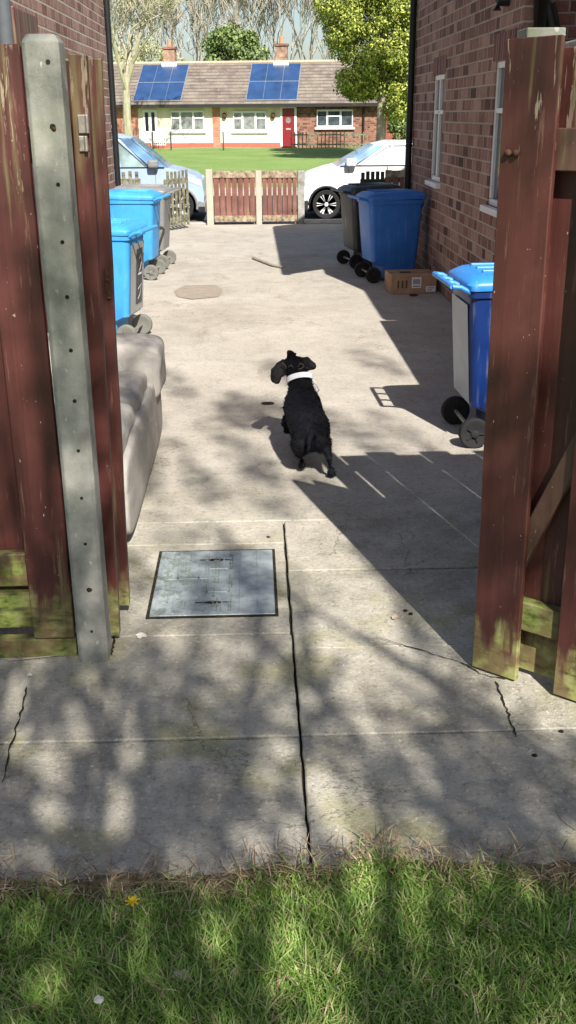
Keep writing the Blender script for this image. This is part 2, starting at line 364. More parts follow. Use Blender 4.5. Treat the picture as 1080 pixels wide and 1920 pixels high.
# ================================================================ SETTING
tag(MB().add([(-400, -60, -.09), (400, -60, -.09), (400, 700, -.09), (-400, 700, -.09)], [(0, 1, 2, 3)]).build('ground', LAWN), kind='structure')
def slabs():
    g = .004; b = MB()
    rects = []
    XS = .115
    # left column: big slabs
    for (y0, y1) in ((2.012, 2.6), (2.6, 3.25), (3.25, 4.08), (4.08, 5.6)):
        rects.append((-2.0 if y0 < 3.2 else -1.75, XS, y0, y1)) if y0 < 4.0 else None
    for (y0, y1) in ((2.012, 2.6), (2.6, 3.14)):
        rects.append((XS, 2.3, y0, y1))
    for (y0, y1) in ((3.14, 3.79), (3.79, 4.345)): rects.append((XS, 1.2, y0, y1)); rects.append((1.2, 3.2, y0, y1))
    
    
    for (x0, x1, y0, y1) in rects:
        gg = g*random.uniform(.7, 1.4); dz = random.uniform(-.003, .003)
        gl = .0038 if abs(x0-XS) < .01 and y1 < 3.3 else gg; gr = .0038 if abs(x1-XS) < .01 and y1 < 3.3 else gg
        ja = lambda: random.uniform(-.0022, .0022); ring = []
        X0, X1, Y0, Y1 = x0+gl, x1-gr, y0+gg, y1-gg; n = 14
        for i in range(n): ring.append((X0+(X1-X0)*i/n, Y0+ja()))
        for i in range(n): ring.append((X1+ja(), Y0+(Y1-Y0)*i/n))
        for i in range(n): ring.append((X1-(X1-X0)*i/n, Y1+ja()))
        for i in range(n): ring.append((X0+ja(), Y1-(Y1-Y0)*i/n))
        b.loft([[(x, y, -.05) for x, y in ring], [(x, y, dz) for x, y in ring]])
    b.box(-1.75, XS-.003, 4.086, 4.342, -.05, .001); b.box(-1.75, 1.95, 4.349, 17.9, -.05, 0)
    b.box(-6, -1.76, 13.4, 17.9, -.05, -.002); b.box(1.96, 6, 13.05, 17.9, -.05, -.002)
    o = b.build('driveway', CONC, bevel=.004, seg=1); tag(o, kind='structure')
    tag(MB().box(-2.1, 3.2, 2.012, 17.95, -.075, -.022).build('driveway_bed', DARKJ), kind='structure')
slabs()
def crack(pts, w, name='crack'):
    b = MB(); P = [G(*p) for p in pts]; out = []
    for i in range(len(P)-1):
        for t in np.linspace(0, 1, 7, endpoint=False): out.append(P[i].lerp(P[i+1], t))
    out.append(P[-1]); L = []; Rr = []
    for i, p in enumerate(out):
        d = (out[min(i+1, len(out)-1)]-out[max(i-1, 0)]).normalized(); n = Vector((-d.y, d.x, 0)); ww = w*random.uniform(.35, 1.2)*(.4 if i in (0, len(out)-1) else 1)
        j = n*random.uniform(-.004, .004); L.append(p+n*ww+j+Vector((0, 0, .0065))); Rr.append(p-n*ww+j+Vector((0, 0, .0065)))
    n = len(out); b.add(L+Rr, [(i, i+1, n+i+1, n+i) for i in range(n-1)])
    return tag(b.build(name, DARKJ), kind='structure')
crack([(705, 1197), (800, 1225), (870, 1247), (905, 1268), (948, 1277)], .0028)
crack([(930, 1280), (942, 1312), (955, 1348), (968, 1385)], .0035)
crack([(52, 1290), (40, 1340), (18, 1410), (5, 1470)], .0032)
crack([(218, 1178), (214, 1205), (209, 1232)], .004)
# repaired patch in the drive, small hole
tag(MB().add([G(x, y, .006) for x, y in ((326, 545), (345, 535), (405, 534), (418, 543), (410, 556), (360, 561), (332, 556))], [tuple(range(7))]).build('driveway_patch', simple('tar_patch', (.27, .23, .18), .9, obj=False, sc=10)), kind='structure')
tag(MB().ell(G(502, 756, .004), (.045, .035, .005)).build('puddle_stain', DARKJ), kind='structure')
# kerb, pavement, road beyond low fence
tag(MB().box(-9, 9, 17.95, 18.25, -.07, .02).build('pavement', CONC, bevel=.01), kind='structure')
tag(MB().box(-60, 60, 18.25, 24.5, -.085, -.004).build('road', ASPH), kind='structure')
tag(MB().box(-60, 60, 24.5, 24.65, -.085, .08).build('kerb', CONC, bevel=.015), kind='structure')
tag(MB().box(-60, 60, 24.66, 26.2, -.085, .07).build('far_pavement', CONC), kind='structure')
def far_lawn():
    n = 40; xs = np.linspace(-60, 60, n); ys = np.linspace(26.2, 58.5, 20)
    V = [(x, y, .06+.05*math.sin(x*.7)*math.sin(y*.5)) for y in ys for x in xs]
    b = MB().add(V, [(j*n+i, j*n+i+1, (j+1)*n+i+1, (j+1)*n+i) for j in range(19) for i in range(n-1)])
    tag(b.build('lawn', LAWN, smooth=True), kind='structure')
far_lawn()
# ---------------------------------------------------------------- near grass
def near_grass():
    n = 200; xs = np.linspace(-1.6, 1.8, n); ys = np.linspace(.6, 2.02, 24)
    ed_ = lambda x: 2.022+.012*math.sin(x*5+.5)+.008*math.sin(x*17+1)+random.uniform(-.006, .006)
    V = [(x, y if j < 21 else ed_(x)-(.0 if j == 23 else .03), (-.035+.022*math.sin(x*5+y*3)*math.cos(y*6)+random.uniform(-.004, .004)) if j < 21 else (-.022 if j < 22 else (.010 if j == 22 else .0015))+random.uniform(-.002, .003)) for j, y in enumerate(ys) for x in xs]
    b = MB().add(V, [(j*n+i, j*n+i+1, (j+1)*n+i+1, (j+1)*n+i) for j in range(23) for i in range(n-1)])
    tag(b.build('garden_soil', SOIL, smooth=True), kind='structure')
    rng = np.random.default_rng(3)
    def blades(N, xr, yr, hr, wr, spread, z0, mat, name, label, dens=None, flat=0):
        x = rng.uniform(*xr, N); y = rng.uniform(*yr, N)
        keep = np.ones(N, bool)
        edge = 1.99+.014*np.sin(x*5+.5)+.016*np.sin(x*23+1)+.03*np.exp(-((x-.28)/.15)**2)
        if dens is not None: keep = rng.random(N) < dens(x, y, edge)
        x, y = x[keep], y[keep]; N = len(x)
        cl = .55+.25*np.sin(x*13+2*np.sin(y*11))*np.cos(y*15+x*4)+.2*np.sin(x*31+y*23)*np.cos(y*37-x*9)
        h = rng.uniform(*hr, N)*(.55+.75*cl); w = rng.uniform(*wr, N)
        az = rng.uniform(0, 2*np.pi, N)+.0; ln = rng.uniform(.25, 1, N)**.8*spread*h
        # clumped lean direction
        az = az+0.0*x
        dx, dy = np.cos(az)*ln, np.sin(az)*ln; pa = az+np.pi/2+rng.uniform(-.9, .9, N)
        wx, wy = np.cos(pa)*w, np.sin(pa)*w; z = np.full(N, z0)+.02*np.sin(x*5+y*3)*np.cos(y*6)
        hz = h*(1-flat); z = z+.03*np.clip((y-1.93)/.07, 0, 1)
        def P(t, k, s): return np.stack([x+dx*t+wx*s*k, y+dy*t+wy*s*k, z+hz*(t**.75)*(1-.25*t)], 1)
        V = np.stack([P(0, 1, -1), P(0, 1, 1), P(.45, .85, 1), P(.45, .85, -1), P(.8, .5, 1), P(.8, .5, -1), P(1.1, .06, 1), P(1.1, .06, -1)], 1).reshape(-1, 3)
        q = np.arange(N)[:, None]*8
        Fq = np.concatenate([q+np.array([[0, 1, 2, 3]]), q+np.array([[3, 2, 4, 5]]), q+np.array([[5, 4, 6, 7]])])
        o = npmesh(name, V, Fq, [mat]); return tag(o, label, 'grass', kind='stuff')
    blades(95000, (-1.15, 1.3), (1.05, 2.04), (.028, .062), (.0011, .0026), 1.0, -.03, GRASS, 'grass', 'long green grass along the near edge of the concrete', lambda x, y, e: np.clip((e-y)/.05, 0, 1))
    blades(26000, (-1.15, 1.3), (1.05, 2.08), (.02, .06), (.0010, .0022), 1.5, -.008, STRAW, 'dry_grass', 'dry straw and dead blades at the grass edge', lambda x, y, e: np.exp(-((y-e+.01)/.04)**2)+.12, .5)
near_grass()
def dandelion():
    p = G(250, 1717, -.005); t = thing('dandelion', p, 'yellow dandelion flower in the shaded grass', 'flower')
    b = MB()
    for k in range(26):
        a = k*2.4; r = .006+.012*((k % 3)/2); M = Matrix.Rotation(a, 3, 'Z')
        b.add([M @ Vector(q) for q in ((0, -.002, .042), (r, -.0022, .045+(.018-r)*.3), (r, .0022, .045+(.018-r)*.3), (0, .002, .042))], [(0, 1, 2, 3)])
    b.build('flower_head', simple('yellow_petal', (.75, .55, .02), .6), t)
    MB().tube([(0, 0, -.03), (.002, 0, .042)], .0018, 6).build('stalk', GRASS, t)
dandelion()
def leaf_litter(px, py, s, z, label, c, name='dry_leaf'):
    p = G(px, py, z); b = MB(); n = 11; ring = []; ring2 = []
    for k in range(n):
        a = 2*math.pi*k/n; r = s*random.uniform(.55, 1); q = Vector((math.cos(a)*r, math.sin(a)*r*.8, random.uniform(.001, .4)*s)); ring.append(q)
    top = [Vector((0, 0, .003))]+ring; b.add(top, [(0, 1+k, 1+(k+1) % n) for k in range(n)])
    o = b.build(name, c); o.location = p; md = o.modifiers.new('solid', 'SOLIDIFY'); md.thickness = .0012; tag(o, label, 'leaf')
PALEL = simple('pale_dry_leaf', (.62, .58, .5), .8); BRNL = simple('brown_dry_leaf', (.36, .27, .2), .8)
leaf_litter(265, 1193, .026, .004, 'pale crumpled leaf lying below the metal cover', PALEL)
leaf_litter(56, 1266, .014, .004, 'small white petal on the slab by the left post', PALEL)
leaf_litter(340, 1830, .022, .012, 'curled brown leaf lying in the dark grass', BRNL)
leaf_litter(185, 1875, .014, .012, 'grey curled leaf lying low in the shaded grass', PALEL)
leaf_litter(740, 1158, .018, .004, 'thin dry leaf at the edge of the gate shadow', BRNL)
def twig(pts, r, label, z=.006):
    b = MB(); P = [G(x, y, z) for x, y in pts]; b.tube(P, [r*(1-.12*i) for i in range(len(P))], 6)
    tag(b.build('twig', BARKD, smooth=True), label, 'twig')
twig([(255, 1557), (268, 1575), (288, 1587), (310, 1589)], .0018, 'thin curved dark twig on the slab near the grass')
twig([(1043, 1518), (1052, 1535), (1066, 1547), (1080, 1556)], .0018, 'curved dark twig at the right edge of the slabs')
twig([(15, 1238), (60, 1234), (115, 1228)], .003, 'straight pale stick lying below the left fence', .008)
twig([(0, 1192), (20, 1212), (42, 1238)], .003, 'dark twig slanting under the left fence board', .008)
twig([(474, 483), (492, 490), (510, 497), (530, 501)], .02, 'dark branch lying across the middle of the drive', .02)
def pebbles():
    lab = [((770, 1152), 'dark pebble beside the gate shadow edge'), ((760, 1146), 'second dark pebble by the gate shadow edge'), ((1052, 1373), 'small dark stone on the right slab'), ((503, 1008), 'small stone by the manhole corner'), ((1002, 1418), 'tiny dark stone right of the slab joint')]
    for (p, l) in lab:
        o = MB().ell((0, 0, .003), (.009, .007, .005), None, 8, 5).build('pebble', DARKJ, smooth=True); o.location = G(*p); tag(o, l, 'stone', 'small stones on the slabs')
pebbles()
# ---------------------------------------------------------------- manhole cover
def manhole():
    c = [G(273, 1162), G(521, 1162), G(517, 1036), G(300, 1032)]
    x0 = (c[0].x+c[3].x)/2; x1 = (c[1].x+c[2].x)/2; y0 = c[0].y; y1 = (c[2].y+c[3].y)/2
    t = thing('manhole_cover', (x0, y0, 0), 'grey galvanised manhole cover set into the concrete slabs', 'manhole cover')
    w, h = x1-x0, y1-y0
    f = MB(); e = .011
    f.box(0, w, 0, e, -.02, .0065); f.box(0, w, h-e, h, -.02, .0065); f.box(0, e, e, h-e, -.02, .0065); f.box(w-e, w, e, h-e, -.02, .0065)
    f.build('frame', DARKJ, t); 
    MB().box(e+.001, w-e-.001, e+.001, h-e-.001, -.02, .010).build('lid', GALV, t, bevel=.003)
    b = MB(); z0, z1 = .010, .0135
    def bar(x, y, lx, ly): b.box(w*x, w*(x+lx), h*y, h*(y+ly), z0-.002, z1)
    bar(.19, .03, .018, .94); bar(.36, .25, .016, .5); bar(.10, .52, .34, .018); bar(.06, .03, .012, .94); bar(.56, .03, .01, .2); bar(.56, .8, .01, .17)
    bar(.44, .32, .012, .36); bar(.44, .32, .16, .014); bar(.44, .67, .16, .014); bar(.70, .03, .01, .94); bar(.84, .03, .01, .94)
    b.build('raised_rib', GALV, t, bevel=.0012, seg=1)
    d = MB(); rnd = random.Random(2)
    for yy in (.18, .82):
        d.ell((w*.5, h*yy, .0105), (w*.075, h*.02, .0022))
        d.tube([(w*.36, h*yy, .011), (w*.64, h*yy, .011)], .0022, 6)
    d.parts('lifting_slot', DARKJ, t)
    # worn raised characters down the left side
    g = MB()
    for col_, sz in ((.08, .10), (.225, .09), (.40, .05), (.47, .09), (.60, .05)):
        y = .06
        while y < .92:
            k = rnd.random(); a = w*(col_+.01); bx = w*sz*.8; hh = h*.036
            if rnd.random() < .75:
                g.box(a, a+bx*rnd.uniform(.4, 1), h*y, h*y+hh*.45, .009, .0128)
                if k < .6: g.box(a+bx*.2, a+bx*.34, h*y, h*y+hh*2, .009, .0125)
                if k > .35: g.box(a+bx*.6, a+bx*.76, h*y, h*y+hh*1.6, .009, .0125)
            y += rnd.uniform(.05, .09)
    g.parts('raised_lettering', simple('grimy_lettering', (.19, .22, .20), .7), t)
manhole()
# ================================================================ HOUSES
def frame_window(t, X, y0, y1, z0, z1, side, label=None):
    # window in a wall whose face is at X; side = -1 wall faces -X; recess into wall
    s = side; xo = X+s*0.0; fr = MB(); r0, r1 = X-s*.012, X-s*.075
    a, b_ = sorted((r0, r1)); e = .05
    fr.box(a, b_, y0, y1, z0, z0+e); fr.box(a, b_, y0, y1, z1-e, z1); fr.box(a, b_, y0, y0+e, z0+e, z1-e); fr.box(a, b_, y1-e, y1, z0+e, z1-e)
    fr.box(a, b_, (y0+y1)/2-.025, (y0+y1)/2+.025, z0+e, z1-e); fr.box(a, b_, y0+e, y1-e, z1-.38, z1-.34)
    w = fr.build('window', UPVC, t, True, bevel=.006)
    m = (r0+r1)/2; g = MB().box(m-.006, m+.006, y0+.03, y1-.03, z0+.03, z1-.03).build('pane', GLASS, w)
    g.location = (0, 0, 0); g.data.transform(Matrix.Translation(-Vector(t.location)))
    xs = sorted((X-s*.075, X+s*.05)); sl = MB().box(xs[0], xs[1], y0-.05, y1+.05, z0-.055, z0-.003).build('sill', UPVC, w, bevel=.006); sl.data.transform(Matrix.Translation(-Vector(t.location)))
def right_house():
    X = 1.95; Y0 = 7.9; Y1 = 13.0; He = 4.15; Xr = 7.5
    t = thing('brick_house', (X, Y0, 0), 'dark red brick house along the right side of the drive', 'house')
    # window openings: solve from the photograph
    w1a = PX(914, 370, X).y; w1b = w1a-1.05; z0a = PX(915, 384, X).z; z1a = PX(948, 112, X).z
    w2a = PX(806, 335, X).y; w2b = w2a-.62; z0b = PX(810, 338, X).z; z1b = PX(822, 140, X).z
    print('WIN', w1a, z0a, z1a, w2a, z0b, z1b)
    w1b = max(w1b, Y0+.12)
    ys = [Y0, w1b, w1a, w2b, w2a, Y1]
    b = MB(); T = .14
    def wall(y0, y1, z0, z1): b.box(X, X+T, y0, y1, z0, z1)
    wall(Y0, w1b, 0, He); wall(w1b, w1a, 0, z0a); wall(w1b, w1a, z1a, He); wall(w1a, w2b, 0, He); wall(w2b, w2a, 0, z0b); wall(w2b, w2a, z1b, He); wall(w2a, Y1, 0, He)
    b.build('side_wall', BR_R, t, True)
    b = MB().box(X+T+.001, Xr, Y0+.002, Y0+.14, 0, He).box(X+T+.001, Xr, Y1-.14, Y1-.002, 0, He).box(Xr-.14, Xr, Y0+.15, Y1-.15, 0, He)
    b.parts('rear_wall', BR_Y, t, True)
    MB().box(X+.15, Xr-.15, Y0+.15, Y1-.15, .01, .05).box(X+.15, Xr-.15, Y0+.15, Y1-.15, 2.3, 2.4).box(2.9, 2.95, Y0+.16, Y1-.16, .06, 2.29).parts('interior_wall', simple('dim_plaster', (.3, .28, .25), .9), t, True)
    frame_window(t, X, w1b, w1a, z0a, z1a, -1); frame_window(t, X, w2b, w2a, z0b, z1b, -1)
    # soldier course lintels
    MB().box(X-.003, X+.02, w1b-.1, w1a+.1, z1a+.004, z1a+.2).box(X-.003, X+.02, w2b-.08, w2a+.08, z1b+.004, z1b+.17).parts('lintel', brick('soldier_brick', 'x', [(.12, .05, .04), (.25, .11, .09), (.2, .08, .07)], (.40, .33, .30), h=.5, p=.11*1.5, c=.012), t, True)
    # roof: gable, eaves overhang
    xm = (X+Xr)/2; r = MB()
    for sx, e0 in ((-1, X-.45), (1, Xr+.45)):
        r.hexa([(e0, Y0-.02, He), (xm, Y0-.02, He+2.4), (xm, Y1+.25, He+2.4), (e0, Y1+.25, He)], [(e0, Y0-.02, He+.14), (xm+.0, Y0-.02, He+2.56), (xm, Y1+.25, He+2.56), (e0, Y1+.25, He+.14)])
    rf = r.parts('roof_slope', ROOF, t, True)
    MB().tube([(X-.45, Y0-.02, He+.02), (X-.45, Y1+.25, He+.02)], .055, 10).build('gutter', PIPE, t, True)
    g = MB().add([(X+.14, Y0+.07, He), (Xr, Y0+.07, He), (xm, Y0+.07, He+2.35)], [(0, 1, 2)]).add([(X+.14, Y1-.07, He), (Xr, Y1-.07, He), (xm, Y1-.07, He+2.35)], [(0, 2, 1)]); g.parts('gable', BR_Y, t, True)
    p = MB().tube([(X-.045, Y1-.03, 0.05), (X-.045, Y1-.03, He-.1), (X-.42, Y1-.03, He-.02)], .04, 12)
    p.build('downpipe', PIPE, t, True, smooth=True)
    c1 = PY(1012, 40, Y0-.06).x
    MB().tube([(c1, Y0-.07, 1.0), (c1, Y0-.07, 2.7), (c1+.35, Y0-.07, 3.3)], .075, 12).tube([(c1+.17, Y0-.06, 1.0), (c1+.17, Y0-.06, 2.1), (c1+.05, Y0-.06, 2.45)], .05, 12).parts('soil_pipe', PIPE, t, True, smooth=True)
    # vent cowl near top of the frame
    v = PX(955, 3, X); MB().tube([(X+.02, v.y, v.z), (X-.09, v.y, v.z), (X-.09, v.y, v.z-.06)], .035, 10).build('vent_outlet', PIPE, t, True, smooth=True)
right_house()
def shade_block():  # added low brick block, shaped to cast the shade edge along the drive
    t = thing('shade_block', (1.69, 4.2, 0), 'added low brick block behind the right gate, shading the drive', 'shade block')
    MB().box(1.74, 3.2, 4.25, 7.0, 0, 2.0).build('wall', BR_Y, t, True); MB().box(1.69, 3.25, 4.2, 7.05, 2.003, 2.1).build('roof', POSTC, t, True, bevel=.01)
    t = thing('tall_shade_block', (2.25, 5.3, 0), 'added tall brick block out of view on the right, shading the drive', 'shade block')  # unseen tall block added to close a lit gap in that shade
    MB().box(3.26, 5.5, 5.3, 7.1, 0, 3.9).box(2.3, 3.259, 5.35, 7.0, 2.104, 3.9).parts('wall', BR_Y, t, True); MB().box(2.24, 5.55, 5.25, 7.15, 3.903, 4.02).build('roof', POSTC, t, True)
shade_block()
def left_house():
    X = -1.75; Y0 = 4.6; Y1 = PX(206, 200, X).y; He = 4.15
    print('LH', Y1)
    t = thing('brick_house', (X, Y0, 0), 'pale red brick house beyond the left fence with black corner pipe', 'house')
    MB().box(X-.14, X, Y0, Y1, 0, He).build('side_wall', BR_L, t, True)
    MB().box(X-5.5, X-.141, Y0+.002, Y0+.14, 0, He).box(X-5.5, X-.141, Y1-.14, Y1-.002, 0, He).parts('rear_wall', BR_Y, t, True)
    xm = X-2.75; r = MB()
    for e0 in (X+.12, X-5.9): r.hexa([(e0, Y0-.1, He), (xm, Y0-.1, He+2.3), (xm, Y1+.1, He+2.3), (e0, Y1+.1, He)], [(e0, Y0-.1, He+.14), (xm, Y0-.1, He+2.46), (xm, Y1+.1, He+2.46), (e0, Y1+.1, He+.14)])
    r.parts('roof_slope', ROOF, t, True)
    MB().tube([(X+.045, Y1-.04, .05), (X+.045, Y1-.04, He)], .038, 12).build('downpipe', PIPE, t, True, smooth=True)
    q = PX(8, 40, X+.06); MB().tube([(q.x, q.y, 0), (q.x, q.y, He)], .055, 12).build('downpipe', simple('grey_pipe', (.09, .10, .11), .5), t, True, smooth=True)
    a = PX(20, 12, X+.02); c = PX(62, 32, X+.02); z0 = PX(62, 86, X+.02).z
    d = MB().box(X+.002, X+.05, a.y-.05, c.y+.02, .1, a.z).build('door', redwood('maroon_door_paint', (.14, .03, .035), peel_top=2.5, algae=.05, pamt=.4), t, True, bevel=.01)
left_house()
# ================================================================ FENCES AND GATES
def frameM(p, ang): return Matrix.Translation(p) @ Matrix.Rotation(ang, 4, 'Z')
def warpbox(b, M, x0, x1, y0, y1, z0, z1, rnd, n=8):
    # board with a slightly uneven edge and ragged top
    rings = []
    for i in range(n+1):
        z = z0+(z1-z0)*i/n; j = [rnd.uniform(-.0016, .0016) for _ in range(4)]
        zz = [z]*4
        if i == n: zz = [z+rnd.uniform(-.004, .004) for _ in range(4)]
        rings.append([M @ Vector((x0+j[0], y0, zz[0])), M @ Vector((x1+j[1], y0, zz[1])), M @ Vector((x1+j[1], y1, zz[2])), M @ Vector((x0+j[0], y1, zz[3]))])
    b.loft(rings)
def hitmiss(t, p, ang, L, H, z0, mat, first_near=True, bw=.155, gap=.15, rails=((.18, .27), (1.62, 1.72)), railmat=None, brace=False, nearoff=0, top=0, shear=0):
    # local: x along panel, y depth (near boards at y 0..-.022, far boards at .05+), rails between
    M = frameM(p, ang); SH = Matrix.Identity(4); SH[0][2] = shear; M = Matrix.Translation(p) @ SH @ Matrix.Translation(-p) @ M; rnd = random.Random(int(L*1000)+5); nb = MB(); fb = MB(); x = nearoff; rl = MB()
    while x < L-.02:
        warpbox(nb, M, x, min(x+bw, L), -.022, 0, z0, H+rnd.uniform(-.004, .006), rnd); x += bw+gap
    x = nearoff+bw-.012 if not shear else nearoff+bw-.085
    while x < L-.02:
        warpbox(fb, M, x, min(x+gap+(.012 if not shear else .085), L), .047, .067, z0+.01, H-.01+rnd.uniform(-.006, .004), rnd); x += bw+gap
    for (a, c) in rails: rl.box(0, L, .001, .046, a, c, M)
    if brace:
        a = M @ Vector((.03, .0, .33)); 
        rl.add([M @ Vector(q) for q in [(.10, .002, .29), (L-.05, .002, 1.45), (L-.05, .002, 1.6), (.10, .002, .44), (.10, .045, .29), (L-.05, .045, 1.45), (L-.05, .045, 1.6), (.10, .045, .44)]], [(0, 1, 2, 3), (7, 6, 5, 4), (0, 4, 5, 1), (1, 5, 6, 2), (2, 6, 7, 3), (3, 7, 4, 0)])
    nb.build('slat_panel', mat, t, True, bevel=.003, seg=1); fb.build('slat_panel', mat, t, True, bevel=.003, seg=1)
    rl.parts('rail', railmat or mat, t, True, bevel=.003, seg=1)
    return M
# right gate leaf: solved from its foot in the picture
a = G(890, 1250, .0); b_ = G(1068, 1311, .0); dirv = (b_-a); angR = math.atan2(dirv.y, dirv.x)
HR = PY(960, 78, a.y).z; print('RG', a, b_, math.degrees(angR), HR)
tR = thing('wooden_gate', (a.x, a.y, 0), 'red painted wooden gate leaf with mossy green foot, open on the right', 'gate', 'gate leaves')
Mg = hitmiss(tR, Vector((a.x, a.y, 0)), angR, .62, HR, .012, RED_R, bw=.160, gap=.129, shear=-.0125, rails=((.19, .29), (1.60, 1.71)), railmat=GREENW, brace=True)
bo = MB()
for dx in (.028, .052):
    for s_ in (0,):
        bo.ell(Mg @ Vector((dx, -.026, 1.645)), (.0105, .0105, .0105))
bo.parts('bolt', RUST, tR, True, smooth=True)
# concrete gate posts
def post(px0, px1, pyb, pyt, label, holes=True, Yb=None):
    p0 = G(px0, pyb); p1 = G(px1, pyb); w = (p1.x-p0.x); d = w*1.02; y = p0.y if Yb is None else Yb
    x0, x1 = p0.x, p1.x
    H = PY(px0, pyt, y).z
    t = thing('concrete_post', ((x0+x1)/2, y, 0), label, 'post', 'concrete gate posts'); c = .012
    ring = lambda z, g=0: [(x0+c+g, y+g, z), (x1-c-g, y+g, z), (x1-g, y+c+g, z), (x1-g, y+d-g, z), (x0+g, y+d-g, z), (x0+g, y+c+g, z)]
    b = MB().loft([ring(-.1), ring(.7), ring(1.3), ring(H-.02), ring(H, .012)]); o = b.build('shaft', POSTC, t, True, bevel=.003)
    return t, x0, x1, y, d, H
pl, x0, x1, y, d, H = post(147, 203, 1243, 62, 'weathered concrete post with bolt holes beside the left gate')
hb = MB(); sb = MB()
for (px, py, r) in ((90, 116, 4), (99, 238, 5.2), (109, 346, 3.6), (117, 454, 3.6), (126, 557, 3.8), (133, 657, 3.8), (140, 752, 3.8), (147, 845, 3.2), (153, 934, 3.2), (160, 1020, 3.2), (167, 1106, 5), (172, 1184, 3.0)):
    q = PY(px, py, y); rr = r*q.y/F; hb.cyl(q+Vector((0, -.0015, 0)), q+Vector((0, .004, 0)), rr, 14)
hb.parts('bolt_hole', DARKJ, pl, True)
for (px, py, r) in ((101, 242, 4.5), (169, 1106, 4)):
    q = PY(px, py, y); sb.ell(q, (.007, .005, .007))
sb.parts('bolt', RUST, pl, True, smooth=True)
# right concrete post behind leaf
def rpost():
    Y = 3.32; q0 = PY(992, 60, Y); q1 = PY(1055, 60, Y); x0, x1, H = q0.x+.0, q1.x, q0.z
    t = thing('concrete_post', ((x0+x1)/2, Y, 0), 'concrete post standing behind the open right gate', 'post', 'concrete gate posts')
    MB().box(x0, x1, Y, Y+.11, -.1, H-.02).build('shaft', POSTC, t, True, bevel=.006); MB().box(x0-.008, x1+.008, Y-.008, Y+.118, H-.018, H+.012).build('cap', POSTC, t, True, bevel=.004)
    return x1, Y
xr, yr = rpost()
def side_fence(name, p, ang, L, H, label, gb=True, mat=RED, off=0, bw=.15, gap=.15, z0=.15):
    t = thing('wooden_fence', p, label, 'fence', 'red wooden fence panels')
    hitmiss(t, p, ang, L, H, z0, mat, bw=bw, gap=gap, rails=((.20, .28), (.30, .40), (1.66, 1.74)), railmat=GREENW, nearoff=off)
    if gb: MB().box(0, L, .0, .04, 0, z0-.006, frameM(p, ang)).build('gravel_board', GREENW, t, True, bevel=.003)
    return t
side_fence('r', Vector((xr+.012, 3.35, 0)), 0, 3.0, 1.93, 'red slatted fence running right behind the gate post', off=.02)
# left fence: near board in picture spans px 65..140 at its foot
fl0 = G(66, 1190, .14); fl1 = G(141, 1190, .14); fY = y+.06
q0 = PY(66, 1192, fY); q1 = PY(143, 1192, fY); print('LF', q0, q1, x0)
bwL = q1.x-q0.x; HL = PY(25, 86, fY).z
tl = thing('wooden_fence', (q1.x, fY, 0), 'red paint flaked fence panel left of the concrete post', 'fence', 'red wooden fence panels')
Ml = hitmiss(tl, Vector((q0.x-2*(bwL+.15)-.0, fY, 0)), 0, 2*(bwL+.15)+bwL, HL, q0.z, RED, bw=bwL, gap=.15, rails=((PY(30, 1178, fY).z, PY(30, 1112, fY).z), (PY(30, 1100, fY).z, PY(30, 1040, fY).z), (1.62, 1.72)), railmat=GREENW)
MB().box(q0.x-2*(bwL+.15), q1.x, fY-.015, fY+.03, 0, q0.z-.006).build('gravel_board', GREENW, tl, True, bevel=.004)
# left gate leaf seen edge on
def leftleaf():
    Y2 = 3.42; s2a = PY(203, 1148, Y2); s2b = PY(244, 1148, Y2); H2 = PY(178, 108, Y2).z
    t = thing('wooden_gate', (s2a.x, Y2, 0), 'red gate leaf seen edge on beyond the left concrete post', 'gate', 'gate leaves')
    rnd = random.Random(4); b = MB(); M = Matrix.Identity(4); M[0][2] = .0165
    warpbox(b, M, s2a.x+.012, s2b.x, Y2, Y2+.03, .04, H2, rnd, 12)
    b.build('stile', RED_R, t, True, bevel=.004)
    Y1 = 3.22; a = PY(196, 1185, Y1); c = PY(226, 1185, Y1); H1 = PY(150, 100, Y1).z
    b = MB(); warpbox(b, M, a.x, c.x-.004, Y1, Y1+.04, .02, H1, rnd, 12); b.build('hanging_post', RED, t, True, bevel=.004)
    # slats receding directly away from the lens
    dirv = Vector((s2b.x-.05, Y2, 0)).normalized(); ang = math.atan2(dirv.y, dirv.x)
    M = Matrix.Identity(4); M[0][2] = .012; M = M @ frameM(Vector((s2b.x-.075, Y2+.034, 0)), ang); sl = MB(); sr = MB()
    for k in range(3): warpbox(sl, M, .0+k*.17, .15+k*.17, .022, .042, .05, H2-.01, rnd); warpbox(sr, M, .0+k*.17, .15+k*.17, -.02, 0, .05, H2-.015, rnd)
    sl.build('slat_panel', RED, t, True); 
    MB().box(0, .52, .001, .021, .2, .28, M).box(0, .52, .001, .021, 1.6, 1.7, M).parts('rail', RED, t, True)
    g = MB(); h1 = PY(155, 215, Y1-.01); h2 = PY(157, 283, Y1-.01)
    for (pa, pb) in (((145, 215), (165, 250)), ((147, 255), (163, 284))):
        u = PY(pa[0], pa[1], Y1-.006); v = PY(pb[0], pb[1], Y1-.006); g.box(u.x, v.x, Y1-.008, Y1+.001, v.z, u.z)
        g.tube([(v.x, Y1-.012, v.z), (v.x, Y1-.012, u.z)], .006, 8)
    g.parts('hinge', STEEL, t, True, bevel=.002)
    g = MB(); u = PY(196, 505, Y2-.006); v = PY(208, 560, Y2-.006); g.box(u.x, v.x, Y2-.008, Y2+.001, v.z, u.z); g.ell(PY(201, 525, Y2-.008), (.006, .004, .008)); g.ell(PY(204, 550, Y2-.008), (.005, .004, .01)); g.build('latch', RUST, t, True, bevel=.002)
leftleaf()
